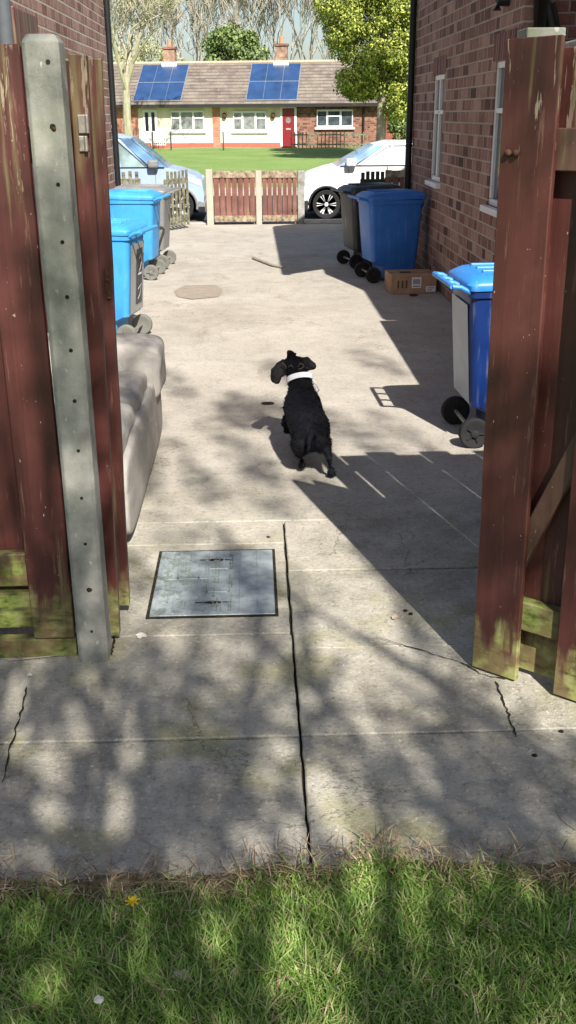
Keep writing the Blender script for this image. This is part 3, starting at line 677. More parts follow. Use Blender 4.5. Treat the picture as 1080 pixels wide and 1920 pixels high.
# ---------------------------------------------------------------- low fence at the end of the drive
FY = 17.86
def lowpost(px0, px1, pyt, label, dark=False):
    u = PY(px0, pyt, FY); v = PY(px1, pyt, FY)
    t = MB().box(0, v.x-u.x, 0, .12, -.05, u.z).build('fence_post', simple('pale_post_concrete', (.42, .37, .30), .9, sc=6) if not dark else POSTC, bevel=.01); t.location = (u.x, FY-.02, 0)
    return tag(t, label, 'post', 'posts of the low fence')
lowpost(385, 398, 318, 'leftmost pale post of the low fence, at the car gap'); lowpost(479, 490, 320, 'pale post between the two low red panels'); lowpost(558, 571, 320, 'dark shaded post right of the low red panels', True)
def lowpanel(px0, px1, label, n=7, pyt=320, yy=FY, mat=LOWRED, ang=0, L=None):
    u = PY(px0, pyt, yy); v = PY(px1, pyt, yy); w = L or (v.x-u.x); H = u.z
    t = thing('low_fence', (u.x, yy, 0), label, 'fence', 'low slatted fence panels', ang)
    b = MB(); bw = w/n; rnd = random.Random(px0)
    for k in range(n):
        g_ = .026 if mat is OLDW else .010; x = k*bw+g_; b.box(x, x+bw-2*g_, -.012, .01, .06, H+rnd.uniform(-.012, .012))
    b.build('slat_panel', mat, t, bevel=.003, seg=1)
    if mat is LOWRED: MB().box(.002, w-.002, -.024, -.0125, H-.115, H-.004).box(.002, w-.002, -.024, -.0125, .05, .15).parts('rail', TANW, t, bevel=.003)
    MB().box(0, w, .011, .045, .13, .2).box(0, w, .011, .045, H-.2, H-.12).parts('rail', mat, t)
    return t
lowpanel(399, 478, 'low red slatted panel between the two pale posts'); lowpanel(491, 557, 'low red slatted panel half in shadow, left of the dark post')
lowpanel(722, 790, 'low red panel showing above the blue bin', 5, 319)
lowpanel(676, 722, 'dark green slatted gate above the black bin', 5, 322, mat=simple('dark_green_wood', (.035, .045, .03), .8, sc=20))
tL = lowpanel(150, 262, 'weathered tan low panel in front of the silver car', 9, 322, mat=OLDW)
u = PY(347, 322, 17.5); lowpanel(310, 346, 'grey weathered picket gate standing open beside the dark bin', 6, 322, 16.9, OLDW, R(58), .62)
tag(MB().box(0, .9, 0, .1, 0, .07).build('kerb_stone', simple('pale_kerb', (.5, .47, .42), .9), bevel=.01), 'pale kerb stone at the foot of the gap before the white car', 'kerb').location = (PY(572, 415, 17.9).x, 17.88, 0)

# ================================================================ WHEELIE BINS
def rrect(w, d, r, n=4, cx=0, cy=0):
    out = []
    for (sx, sy, a0) in ((1, 1, 0), (-1, 1, 90), (-1, -1, 180), (1, -1, 270)):
        for k in range(n+1):
            a = R(a0+90*k/n); out.append((cx+sx*(w/2-r)+r*math.cos(a), cy+sy*(d/2-r)+r*math.sin(a)))
    return out
def bin_(label, body, lid, wheelm=RUBBER, group='wheeled bins along the drive'):
    # local: x = width, -y = rear (handle, wheels), +y = front; height about .97
    t = thing('wheelie_bin', (0, 0, 0), label, 'bin', group)
    b = MB(); rings = []
    for z, w, ya, yb_ in ((.035, .37, -.12, .245), (.06, .385, -.13, .26), (.17, .395, -.135, .268), (.225, .43, -.25, .272), (.45, .455, -.27, .288), (.80, .495, -.295, .31), (.83, .50, -.295, .312), (.835, .525, -.31, .322), (.875, .53, -.312, .324)):
        rings.append([(x, y, z) for x, y in rrect(w, yb_-ya, .05, 4, 0, (ya+yb_)/2)])
    b.loft(rings)
    # rear wheel housing cutaway look, ribs
    bd = b.build('body', body, t, smooth=True, ang=30)
    r = MB()
    r.box(-.2, .2, .31, .335, .80, .86); r.parts('rib', body, t, bevel=.005)
    l = MB(); rr = []
    for z, w, d, r_ in ((.872, .545, .66, .05), (.90, .555, .67, .05), (.915, .54, .65, .06), (.945, .47, .57, .09), (.955, .36, .44, .1)):
        rr.append([(x, y, z+.012*(1 if y > 0 else 0)) for x, y in rrect(w, d, r_, 4, 0, .012)])
    l.loft(rr); lo_ = l.build('lid', lid, t, smooth=True, ang=50)
    l2 = MB()
    for k in (-1, 0, 1): l2.box(k*.13-.012, k*.13+.012, -.22, .25, .948, .966)
    l2.box(-.17, .17, .335, .365, .885, .915); l2.parts('lid_rib', lid, lo_, bevel=.006)
    h = MB(); h.tube([(-.235, -.40, .895), (.235, -.40, .895)], .0145, 10)
    for k in (-.235, -.08, .08, .235): h.tube([(k, -.40, .895), (k, -.355, .89), (k, -.30, .862)], .013, 8)
    h.build('handle', lid, t, smooth=True)
    MB().tube([(-.245, -.235, .085), (.245, -.235, .085)], .012, 8).build('axle', STEEL, t)
    for sx in (-1, 1):
        w = MB(); x = sx*.235; prof = [(.0, -.02), (.05, -.018), (.062, -.024), (.08, -.024), (.085, -.016), (.085, .016), (.08, .024), (.062, .024), (.05, .018), (0, .02)]
        n = 24; rings = []
        for (rad, off) in prof: rings.append([(x+off, -.235+max(rad, .002)*math.cos(2*math.pi*k/n), .085+max(rad, .002)*math.sin(2*math.pi*k/n)) for k in range(n)])
        w.loft(rings); wo = w.build('wheel', wheelm, t, smooth=True, ang=30)
        hb = MB().ell((x+sx*.027, -.235, .085), (.008, .024, .024))
        for k in range(5):
            a = 2*math.pi*k/5; hb.tube([(x+sx*.024, -.235+.02*math.cos(a), .085+.02*math.sin(a)), (x+sx*.024, -.235+.052*math.cos(a), .085+.052*math.sin(a))], .005, 5)
        hb.build('hub', wheelm, wo, smooth=True)
    return t
def strip(pts, w, fn, off=.003):
    b = MB(); n = len(pts); A = []; B = []
    for i, p in enumerate(pts):
        a = Vector(pts[max(i-1, 0)]); c = Vector(pts[min(i+1, n-1)]); d = (c-a).normalized(); nn = Vector((-d.y, d.x)); ww = w if hasattr(w, 'real') and not hasattr(w, '__len__') else w[i]
        A.append(fn(*(Vector(p)+nn*ww))); B.append(fn(*(Vector(p)-nn*ww)))
    return b.add(A+B, [(i, i+1, n+i+1, n+i) for i in range(n-1)])
def place(o, p, rz): o.location = (p[0], p[1], 0); o.rotation_euler = (0, 0, rz); return o
# near right
b1 = bin_('deep blue wheelie bin against the open right gate, with white scrawl', NAVY, LIDB)
place(b1, (1.44, 5.63), R(-88))
def yb(z): return 0
def rear(u, v): # rear face of body, local
    d0 = .06-.22 if v < .06 else None
    return Vector((u, -.253-.045*(max(v, .225)-.225)/.6-.008, v))
def sidef(u, v, s=1):
    w = .21+.038*(v-.06)/.77; return Vector((s*(w+.006), u, v))
strip([(0, .24), (0, .79)], .19, lambda u, v: rear(u, v)).build('back_panel', simple('glare_tint_back_panel', (.30, .36, .43), .4, .5, sc=4), b1)  # sun glare on the rear face, painted as a pale sheet
strip([(-.20, .60), (-.15, .64), (-.10, .655), (-.02, .66)], .008, lambda u, v: sidef(u, v, -1)).build('painted_mark', WHITEP, b1)
strip([(-.19, .52), (-.15, .54), (-.1, .55)], .006, lambda u, v: sidef(u, v, -1)).build('painted_mark', WHITEP, b1)
strip([(-.18, .44), (-.20, .40), (-.18, .37), (-.15, .34), (-.14, .30), (-.16, .27), (-.18, .30)], .016, lambda u, v: sidef(u, v, -1)).build('painted_mark', WHITEP, b1)
# bins on the far right
b2 = copy_tree(b1, None, {'navy_bin_plastic': BLUE, 'blue_lid_plastic': BLUE2})
for c in list(kids(b2)):
    if c.name.startswith('painted_mark') or c.name.startswith('back_panel'): bpy.data.objects.remove(c)  # back_panel is the painted glare sheet
b2['label'] = 'mid blue wheelie bin beside the cardboard box at the house wall'; place(b2, (G(700, 531).x+.19, G(700, 531).y+.28), R(-80))
b3 = copy_tree(b2, None, {'blue_bin_plastic': BLACKP, 'blue_top_plastic': BLACKP}); b3['label'] = 'black wheelie bin standing left of the mid blue bin'
place(b3, (G(660, 512).x+.25, G(660, 512).y+.62), R(-76))
# left: pale blue pair + dark one, rear toward +x
LGREY = plastic('grey_glare_tint', (.30, .30, .28))  # pale grey that stands for glare on the bin's rear
b4 = copy_tree(b2, None, {'blue_bin_plastic': LBLUE, 'blue_top_plastic': LBLUE, 'tyre_rubber': GREYW}); b4['label'] = 'pale blue wheelie bin nearest the sofa, dark numbered sticker on its back'
place(b4, (-1.23, 8.5), R(80))
bk = strip([(0, .24), (0, .79)], .19, lambda u, v: rear(u, v)).build('back_panel', LGREY, b4)  # sheet carrying the painted glare
st = strip([(0.05, .30), (0.05, .74)], .085, lambda u, v: rear(u, v)+Vector((0, -.004, 0))).build('sticker', STICK, b4)
strip([(0.02, .66), (.07, .69), (.10, .64), (.06, .58), (0.0, .54), (.10, .54)], .010, lambda u, v: rear(u, v)+Vector((0, -.008, 0))).build('number_mark', WHITEP, b4)
strip([(0.0, .42), (.10, .45), (.06, .37), (.0, .34)], .008, lambda u, v: rear(u, v)+Vector((0, -.008, 0))).build('number_mark', WHITEP, b4)
b5 = copy_tree(b2, None, {'blue_bin_plastic': LBLUE, 'blue_top_plastic': LBLUE, 'tyre_rubber': GREYW}); b5['label'] = 'bright blue wheelie bin second from the sofa on the left'
place(b5, (-1.37, 12.0), R(84))
b6 = copy_tree(b2, None, {'blue_bin_plastic': GREYP, 'blue_top_plastic': GREYP, 'tyre_rubber': GREYW}); b6['label'] = 'grey wheelie bin farthest up the left side of the drive'
place(b6, (-1.31, 12.85), R(84))
# ---------------------------------------------------------------- cardboard box
def cbox():
    c0 = G(733, 552); t = thing('cardboard_box', c0, 'brown cardboard box with white labels on the ground by the blue bin', 'box', None, R(4))
    q = G(818, 550); w = q.x-c0.x; h = .20; d = .36
    MB().box(0, w, 0, d, 0, h).build('carton', CARD, t, bevel=.006)
    MB().box(.0, w, d*.42, d*.58, h+.0005, h+.0025).build('tape', simple('parcel_tape', (.34, .22, .13), .35), t)
    MB().box(w*.24, w*.48, d*.3, d*.5, h+.003, h+.0045).build('carry_slot', simple('dark_slot', (.03, .02, .015), .9), t)
    lb = MB().box(w*.45, w*.66, -.004, -.001, .06, .17).build('label', PAPER, t)
    g = MB()
    for k in range(7): g.box(w*.48+k*.011, w*.48+k*.011+.005, -.006, -.004, .10, .15)
    g.box(w*.48, w*.63, -.006, -.004, .075, .082); g.build('barcode', INK, lb)
    MB().box(w*.77, w*.98, -.004, -.001, .02, .075).build('label', PAPER, t)
    g = MB(); g.box(w*.80, w*.95, -.006, -.004, .055, .062); g.box(w*.80, w*.9, -.006, -.004, .035, .042)
    for k in range(3): g.box(w*(.14+.09*k), w*(.17+.09*k), -.004, -.001, .06, .14)
    g.parts('printed_mark', INK, t)
cbox()
o = MB().ell((0, 0, .012), (.05, .03, .012), None, 9, 5).build('brick_fragment', RUST, smooth=False); o.location = G(775, 555); tag(o, 'small brown chunk lying in front of the cardboard box', 'fragment')
# ---------------------------------------------------------------- sofa
def sofa():
    X1 = G(300, 850).x; Y0 = 4.02; Y1 = 5.62; X0 = -1.45
    t = thing('sofa', (X1-.4, Y0, 0), 'worn beige fabric sofa standing on the drive behind the left gate', 'sofa')
    def cush(x0, x1, y0, y1, z0, z1, name, bev=.06, wr=.008, seed=1):
        bm = bmesh.new(); bmesh.ops.create_cube(bm, size=1); 
        bmesh.ops.subdivide_edges(bm, edges=bm.edges, cuts=5, use_grid_fill=True)
        rnd = random.Random(seed)
        for v in bm.verts:
            u = v.co*2
            e = Vector([abs(c)**6 for c in u]); k = 1-.0
            v.co = Vector(((x0+x1)/2+u.x*(x1-x0)/2*(1-.05*(abs(u.z)**4)*abs(u.x)), (y0+y1)/2+u.y*(y1-y0)/2*(1-.04*abs(u.z)**4), (z0+z1)/2+u.z*(z1-z0)/2*(1-.10*(abs(u.x)**4+abs(u.y)**4)/2)))+Vector((rnd.uniform(-1, 1), rnd.uniform(-1, 1), rnd.uniform(-1, 1)))*wr
        me = bpy.data.meshes.new(name); bm.to_mesh(me); bm.free(); me.transform(Matrix.Translation(-Vector(t.location))); me.materials.append(SOFA.m); me.shade_smooth()
        o = bpy.data.objects.new(name, me); COL.objects.link(o); o.parent = t
        md = o.modifiers.new('sub', 'SUBSURF'); md.levels = md.render_levels = 2; return o
    za = .60; zs = .44
    # outer upholstered front skirt runs the length of the sofa
    cush(X1-.13, X1, Y0, Y1+.1, .03, zs-.02, 'skirt', wr=.004, seed=2)
    cush(X0+.2, X1-.12, Y0, Y1-.2, .05, zs-.08, 'base', seed=3)
    cush(X0+.2, X1-.03, Y0+.02, (Y0+Y1)/2-.13, zs-.12, zs+.055, 'seat_cushion', seed=4); cush(X0+.2, X1-.03, (Y0+Y1)/2-.10, Y1-.33, zs-.12, zs+.07, 'seat_cushion', seed=5)
    cush(X0+.02, X1+.035, Y1-.32, Y1+.06, .30, za+.03, 'armrest', seed=6, wr=.01); cush(X0+.02, X1-.005, Y1-.26, Y1+.08, .02, .30, 'arm_base', seed=7, wr=.003)
    cush(X0, X0+.24, Y0, Y1, .05, .85, 'backrest', seed=8)
sofa()
# ================================================================ DOG
def dog():
    BX = BLK = MT('black_dog_coat', .8, .15); k, x, y, z = BLK.pos(True); n = BLK.noise(k, 40, 4)
    BLK.col(BLK.ramp(n, [(.35, (.0018, .0018, .003)), (.65, (.006, .006, .009))])); BLK.bump(BLK.noise(BLK.scale(k, 160, 60, 160), 1, 4), .5, .004)
    TAN = simple('tan_dog_hair', (.075, .055, .042), .8, var=.5, sc=60); CHO = simple('dark_brown_ear_hair', (.006, .004, .004), .75, sc=30, bump=.3); WHT = simple('white_collar', (.8, .8, .82), .6)
    foot = G(600, 892); t = thing('dog', (foot.x, foot.y+.1, 0), 'small black dog with white collar running away up the drive', 'dog')
    P = lambda px, py, Y: PY(px, py, Y)
    rump = P(583, 818, 4.98); hip = P(582, 795, 5.06); mid = P(572, 768, 5.2); with_ = P(566, 735, 5.36); neck = P(562, 708, 5.44); head = P(552, 688, 5.52)
    b = MB()
    b.tube([rump+Vector((0, -.03, -.02)), rump+Vector((0, 0, -.015)), hip+Vector((0, 0, -.03)), mid+Vector((0, 0, -.045)), with_+Vector((0, 0, -.055)), with_+Vector((-.0, .05, -.03)), neck+Vector((0, .0, -.012)), head+Vector((0, .02, -.005))], [.045, .085, .105, .103, .098, .082, .058, .045], 20)
    b.ell(mid+Vector((0, .12, -.09)), (.085, .13, .085))          # chest
    b.ell(head, (.078, .074, .062)); b.tube([head+Vector((-.01, .04, -.008)), head+Vector((-.022, .10, -.03)), head+Vector((-.027, .135, -.036))], [.04, .03, .021], 12)
    # cheeks and brow
    for sx in (-1, 1): b.ell(head+Vector((sx*.035, .035, -.02)), (.028, .035, .028))
    b.ell(head+Vector((-.012, .0, .045)), (.026, .03, .03))
    b.ell(rump+Vector((-.05, .03, -.05)), (.052, .08, .06)); b.ell(rump+Vector((.05, .03, -.035)), (.052, .08, .062))
    # hind legs: thigh, hock, paw
    fr = P(621, 884, 4.93); fr.z = .02; kn = P(611, 828, 5.02); hk = P(616, 860, 4.90)
    b.tube([rump+Vector((.055, .03, -.03)), kn, P(614, 846, 4.95), hk, fr+Vector((0, .01, .01))], [.052, .034, .022, .016, .0155], 12)
    b.ell(fr+Vector((0, -.005, .006)), (.024, .034, .02))
    fl_ = G(566, 873, .03); kn2 = P(562, 838, 5.08); hk2 = P(561, 856, 5.0)
    b.tube([rump+Vector((-.055, .03, -.05)), kn2, hk2, fl_+Vector((0, .01, .02))], [.06, .042, .02, .016], 12); b.ell(fl_, (.021, .033, .016))
    # front legs: left one lifted, right one reaching forward
    a = with_+Vector((-.07, .0, -.09)); b.tube([a, P(540, 785, 5.33), P(534, 797, 5.40), P(537, 806, 5.37)], [.045, .032, .023, .02], 12); b.ell(P(538, 808, 5.36), (.02, .028, .018))
    a = with_+Vector((.06, .02, -.09)); b.tube([a, a+Vector((.01, .05, -.10)), a+Vector((0, .16, -.17)), a+Vector((0, .2, -.2))], [.045, .03, .02, .018], 12)
    # short tail held low
    b.tube([rump+Vector((0, -.03, .02)), rump+Vector((-.012, -.075, .0)), rump+Vector((-.018, -.10, -.05))], [.022, .017, .010], 10)
    o = b.build('body', BLK, t, True); md = o.modifiers.new('rm', 'REMESH'); md.mode = 'VOXEL'; md.voxel_size = .0075; md.use_smooth_shade = True
    md = o.modifiers.new('sm', 'SMOOTH'); md.factor = .7; md.iterations = 5
    # ears: floppy, flung outward
    def ear(root, pts, w, name='ear'):
        rings = []; pts = [Vector(p) for p in pts]
        for i, p in enumerate(pts):
            d = (pts[min(i+1, len(pts)-1)]-pts[max(i-1, 0)]).normalized(); s_ = Vector((0, 1, 0)); s_ = (s_-d*s_.dot(d)).normalized(); vw = (p-CL).normalized(); s_ = d.cross(vw).normalized(); u = d.cross(s_)
            rings.append([p+s_*w[i]*.62*math.cos(q)+u*(.012)*math.sin(q) for q in [2*math.pi*k/12 for k in range(12)]])
        o = MB().loft(rings).build(name, CHO, t, True, smooth=True, ang=80, sub=2)
        dt = o.modifiers.new('w', 'DISPLACE'); tx = bpy.data.textures.new('w', 'CLOUDS'); tx.noise_scale = .022; dt.texture = tx; dt.strength = .02
    ear(0, [head+Vector((-.035, 0, .03)), P(529, 689, 5.48), P(519, 699, 5.46), P(515, 710, 5.45), P(519, 719, 5.45)], [.05, .066, .066, .055, .024])
    ear(0, [head+Vector((.035, 0, .03)), P(574, 681, 5.48), P(584, 687, 5.47), P(592, 690, 5.46)], [.05, .06, .052, .020])
    ear(0, [head+Vector((-.01, .02, .045)), P(544, 666, 5.52), P(541, 656, 5.52)], [.075, .045, .014], 'hair_tuft')
    # tan markings
    m = MB()
    m = MB()
    for q in (((529, 680), (534, 684), (537, 691)), ((541, 688), (546, 684), (549, 689)), ((558, 688), (563, 681), (569, 684)), ((570, 686), (566, 691), (560, 692))): m.tube([P(a_, b__, 5.44) for a_, b__ in q], .0032, 6)
    m.parts('tan_marking', TAN, t, True, smooth=True)
    m = MB().ell(fl_+Vector((.0, -.022, .012)), (.012, .009, .014)); m.build('tan_paw_hair', CHO, t, True, smooth=True)
    # eyes and nose on the far side of the head
    m = MB()
    for sx in (-1, 1): m.ell(head+Vector((-.012+sx*.032, .062, .012)), (.009, .007, .009))
    m.parts('eye', simple('dark_eye', (.01, .006, .004), .1, .8), t, True, smooth=True)
    MB().ell(head+Vector((-.028, .152, -.032)), (.013, .010, .010)).build('nose', RUBBER, t, True, smooth=True)
    # collar ring with trailing tab
    c = P(562, 708, 5.44)+Vector((0, .0, -.012)); ax = (head-with_).normalized(); s_ = ax.orthogonal().normalized(); u = ax.cross(s_); n = 28; rings = []
    ax = Vector((ax.x, ax.y*.9, ax.z+.55)).normalized(); s_ = ax.orthogonal().normalized(); u = ax.cross(s_)
    b = MB(); rr = .073
    outer = lambda r_, h: [c+(s_*math.cos(2*math.pi*k/n)+u*math.sin(2*math.pi*k/n))*r_+ax*h for k in range(n)]
    b.loft([outer(rr-.004, -.015), outer(rr+.002, -.015), outer(rr+.002, .015), outer(rr-.004, .015), outer(rr-.004, -.015)], False)
    co = b.build('collar', WHT, t, True, smooth=True)
    tb = MB().tube([P(586, 712, 5.42), P(594, 722, 5.42), P(598, 731, 5.42), P(594, 737, 5.42), P(589, 731, 5.42), P(584, 722, 5.42)], .005, 8).build('lead_loop', WHT, co, True, smooth=True)
    tb.data.transform(Matrix.Translation(-Vector(t.location)))
    # fur: thousands of short hairs lying back over the coat
    dg = bpy.context.evaluated_depsgraph_get(); ev = o.evaluated_get(dg); me = ev.to_mesh()
    N = len(me.vertices); V = np.empty(N*3); me.vertices.foreach_get('co', V); V = V.reshape(-1, 3); NN = np.empty(N*3); me.vertices.foreach_get('normal', NN); NN = NN.reshape(-1, 3); ev.to_mesh_clear()
    rng = np.random.default_rng(1); M_ = min(9000, N*3); idx = rng.integers(0, N, M_); p = V[idx]+rng.normal(0, .002, (M_, 3)); nn = NN[idx]
    back = np.tile(np.array([0, -.75, -.55]), (M_, 1))+rng.normal(0, .35, (M_, 3)); d = nn*.45+back; d /= np.linalg.norm(d, axis=1)[:, None]
    sd = np.cross(d, nn+rng.normal(0, .1, (M_, 3))); sd /= (np.linalg.norm(sd, axis=1)[:, None]+1e-6); L = rng.uniform(.005, .010, (M_, 1)); w = .0009
    Vf = np.stack([p-sd*w, p+sd*w, p+d*L*.6+nn*.002+sd*w*.7, p+d*L+np.array([0, 0, -.003])-sd*w*.1], 1).reshape(-1, 3)
    q = np.arange(M_)[:, None]*4; f = npmesh('fur', Vf, q+np.array([[0, 1, 2, 3]]), [BLK], t)
dog()
# ================================================================ CARS
WSCR = glass('windscreen_glass', (.12, .22, .36), .06); PALEG = simple('painted_glare_glass', (.66, .68, .70), .1, .9, var=.05)  # PALEG: bright reflection on the side windows put into the base colour
def car(label, X0, Yn, face, paint, hood, roofz, L, lower, xw, scr0, scr1, wheelr=.262, sideg=None, W_=1.42, zb=.0, rn=6):
    # local x runs from nose (0) to tail (L); mirrored by face; near side at y=0
    t = thing('parked_car', (X0, Yn, 0), label, 'car', 'cars parked on the road'); s = -face   # face=-1: nose toward -x
    fx = lambda x, z, y: Vector((s*x, y, z))
    h = hood; gc = .17
    prof = [(.02, gc+.03), (.0, h*.55), (.03, h*.82), (.16, h*.95), (scr0*.75, h*1.07), (scr0+.03, h*1.12)]
    belt = h*1.12
    prof += [(L*.6, belt+.02), (L-.35, belt+.03), (L-.04, belt-.03), (L, h*.6), (L-.04, gc+.03)]
    x2 = L-.62
    def arch(cx, r): return [(cx+r*math.cos(a), .25+r*math.sin(a)) for a in [R(-15+i*210/12) for i in range(13)]]
    low = [(x2+(wheelr+.05)*math.cos(R(-18)), gc)]+[p for p in arch(x2, wheelr+.05)]+[(x2-(wheelr+.05)*math.cos(R(-18)), gc)]
    lo2 = [(xw+(wheelr+.05)*math.cos(R(-18)), gc)]+[p for p in arch(xw, wheelr+.05)]+[(xw-(wheelr+.05)*math.cos(R(-18)), gc)]
    prof2 = prof+low+lo2
    b = MB().prism(prof2, fx, 0, W_); bo = b.build('body', paint, t, smooth=True, ang=25); md = bo.modifiers.new('bv', 'BEVEL'); md.width = .055; md.segments = 4; md.limit_method = 'ANGLE'; md.angle_limit = R(50)
    # greenhouse
    ins = .10; y0, y1 = .04, W_-.04
    cab = [(scr0, belt-.03), (scr1, roofz-.04), (L*.62, roofz-.03), (L-.42, roofz-.10), (L-.14, belt-.02)]
    A = [fx(x, z, y0+(ins if z > belt+.02 else 0)) for x, z in cab]; B = [fx(x, z, y1-(ins if z > belt+.02 else 0)) for x, z in cab]; n = len(cab)
    MB().add(A+B, [tuple(range(n)), tuple(range(2*n-1, n-1, -1))]+[(j, (j+1) % n, (j+1) % n+n, j+n) for j in range(n)]).build('glasshouse', sideg or CARG, t)
    sc = lambda x, z, y, o: fx(x, z, y)+Vector((-s*.018*o, 0, .012*o))
    MB().hexa([sc(scr0, belt-.02, .10, 0), sc(scr0, belt-.02, W_-.10, 0), sc(scr1-.02, roofz-.05, W_-.22, 0), sc(scr1-.02, roofz-.05, .22, 0)], [sc(scr0, belt-.02, .10, 1), sc(scr0, belt-.02, W_-.10, 1), sc(scr1-.02, roofz-.05, W_-.22, 1), sc(scr1-.02, roofz-.05, .22, 1)]).build('windscreen', WSCR, t)
    qw = lambda x, z, o: fx(x, z, y0+ins*max(0, min(1, (z-belt-.0)/.05)) -o)
    MB().hexa([qw(scr0+.02, belt+.012, .03), qw(scr0+.26, belt+.012, .03), qw(scr1+.20, roofz-.05, .01), qw(scr1, roofz-.05, .01)], [qw(scr0+.02, belt+.012, .10), qw(scr0+.26, belt+.012, .10), qw(scr1+.20, roofz-.05, .02), qw(scr1, roofz-.05, .02)]).build('quarter_window', WSCR, t)
    rf = MB(); rt = []
    for x, dz in ((scr1-.02, -.035), (scr1+.16, .0), (L*.42, .022), (L*.62, .015), (L-.55, -.02), (L-.36, -.075)):
        rt.append([fx(x, roofz+dz-.035, y0+ins-.012), fx(x, roofz+dz, y0+ins+.10), fx(x, roofz+dz+.01, W_/2), fx(x, roofz+dz, y1-ins-.10), fx(x, roofz+dz-.035, y1-ins+.012), fx(x, roofz+dz-.06, W_/2)])
    rf.loft(rt); rf.build('roof', paint, t, smooth=True, ang=40)
    pl_ = MB()
    for yy, dy in ((y0-.004, 1), (y1+.004, -1)):
        def P_(x, z): return fx(x, z, yy+dy*(ins*max(0, min(1, (z-belt)/(roofz-belt)))))
        for (xa, xb_) in ((scr0+.27, scr1+.22), (L*.40, L*.43), (L*.70, L*.68), (L-.16, L-.42)):
            pl_.tube([P_(xa, belt-.02), P_(xb_, roofz-.04)], .026, 8)
        pl_.tube([P_(scr1+.2, roofz-.035), P_(L*.62, roofz-.03), P_(L-.42, roofz-.1)], .022, 8)
    pl_.parts('pillar', paint, t, smooth=True)
    # sills, bumper, trims
    c = MB().prism([(-.015, gc-.02), (-.02, h*.38), (.10, h*.42), (xw-wheelr-.06, h*.40), (xw-wheelr-.06, gc-.02)], fx, -.012, W_+.012).prism([(xw+wheelr+.06, gc-.03), (xw+wheelr+.06, gc+.09), (x2-wheelr-.06, gc+.09), (x2-wheelr-.06, gc-.03)], fx, -.01, W_+.01)
    c.parts('bumper', lower, t, bevel=.02)
    ar = MB()
    for cx in (xw, x2):
        for yy in (-.006,):
            pts = [fx(cx+(wheelr+.045)*math.cos(a), .25+(wheelr+.045)*math.sin(a), yy) for a in [R(-10+i*200/14) for i in range(15)]]; ar.tube(pts, .022, 6)
    ar.build('wheel_arch_trim', lower, t, smooth=True)
    MB().box(*(sorted((s*(scr0+.12), s*(scr0+.30)))), -.14, -.02, belt+.0, belt+.13).build('mirror', lower if paint is CARS else paint, t, bevel=.03)
    for yy in (-.006, W_-.2):
        MB().prism([(.03, h*.70), (.05, h*.86), (.30, h*.93), (.34, h*.86)], fx, yy, yy+.2).build('headlight', simple('headlamp_lens', (.5, .53, .56), .1, .9), t, bevel=.01)
    dl = MB().box(*sorted((s*(L*.40), s*(L*.405))), -.004, .01, gc+.1, belt-.02).box(*sorted((s*(xw+wheelr+.12), s*(xw+wheelr+.125))), -.004, .01, gc+.1, belt-.04)
    dl.build('door_gap', CLADB, t)
    MB().box(*sorted((s*(scr0+.2), s*(L-.3))), -.006, .03, belt-.008, belt+.012).build('window_trim', CLADB, t)
    for cx in (xw, x2):
        for yy in (.0, W_-.17):
            n = 36; rr = []
            for (rad, off) in ((.60, .03), (.66, .0), (.9, -.01), (1, .02), (1, .15), (.9, .17), (.6, .16)): rr.append([fx(cx+wheelr*rad*math.cos(2*math.pi*k/n), .255+wheelr*rad*math.sin(2*math.pi*k/n), yy+off) for k in range(n)])
            w = MB().loft(rr, False).build('tyre', RUBBER, t, smooth=True)
            MB().cyl(fx(cx, .255, yy+.07), fx(cx, .255, yy+.09), wheelr*.66, 28).build('brake_disc', CLADB, w)
            rim = MB(); m_ = 30; c0 = []
            for (rad, off) in ((.64, .035), (.66, .0), (.70, .0), (.70, .04)): c0.append([fx(cx+wheelr*rad*math.cos(2*math.pi*k/m_), .255+wheelr*rad*math.sin(2*math.pi*k/m_), yy+off) for k in range(m_)])
            rim.loft(c0, False); rim.ell(fx(cx, .255, yy+.012), (.045, .02, .045))
            for k in range(rn):
                for dd in (-.09, .09):
                    a = 2*math.pi*k/rn+dd; rim.tube([fx(cx+.03*math.cos(a), .255+.03*math.sin(a), yy+.015), fx(cx+wheelr*.66*math.cos(a*1.0+dd*.5), .255+wheelr*.66*math.sin(a+dd*.5), yy+.01)], .0145, 6)
            rim.build('rim', ALLOY, w, smooth=True)
    u = MB().box(*sorted((s*.12, s*(L-.12))), .20, W_-.2, .12, .24).build('underbody', CLADB, t)
    return t
CY = 18.62
nx = PY(566, 340, CY+.1).x; wx = PY(612, 388, CY).x; s0 = PY(634, 312, CY+.15).x; s1 = PY(703, 275, CY+.2).x
print('CARR', nx, wx, s0, s1, PY(640, 300, CY).z, PY(740, 266, CY+.5).z, PY(600, 312, CY+.3).z)
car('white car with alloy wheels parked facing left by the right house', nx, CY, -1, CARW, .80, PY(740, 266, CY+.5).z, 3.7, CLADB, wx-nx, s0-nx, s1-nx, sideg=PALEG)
nx = PY(383, 360, CY+.1).x; wx = PY(343, 388, CY).x; s0 = PY(312, 312, CY+.15).x; s1 = PY(243, 264, CY+.2).x
print('CARL', nx, wx, s0, s1, PY(215, 254, CY+.5).z)
car('silver blue car parked facing right behind the left bins', nx, CY, 1, CARS, .80, PY(215, 254, CY+.5).z, 3.6, CLAD, nx-wx+.06, nx-s0, nx-s1, .27, sideg=glass('tinted_side_glass', (.18, .24, .24), .1))
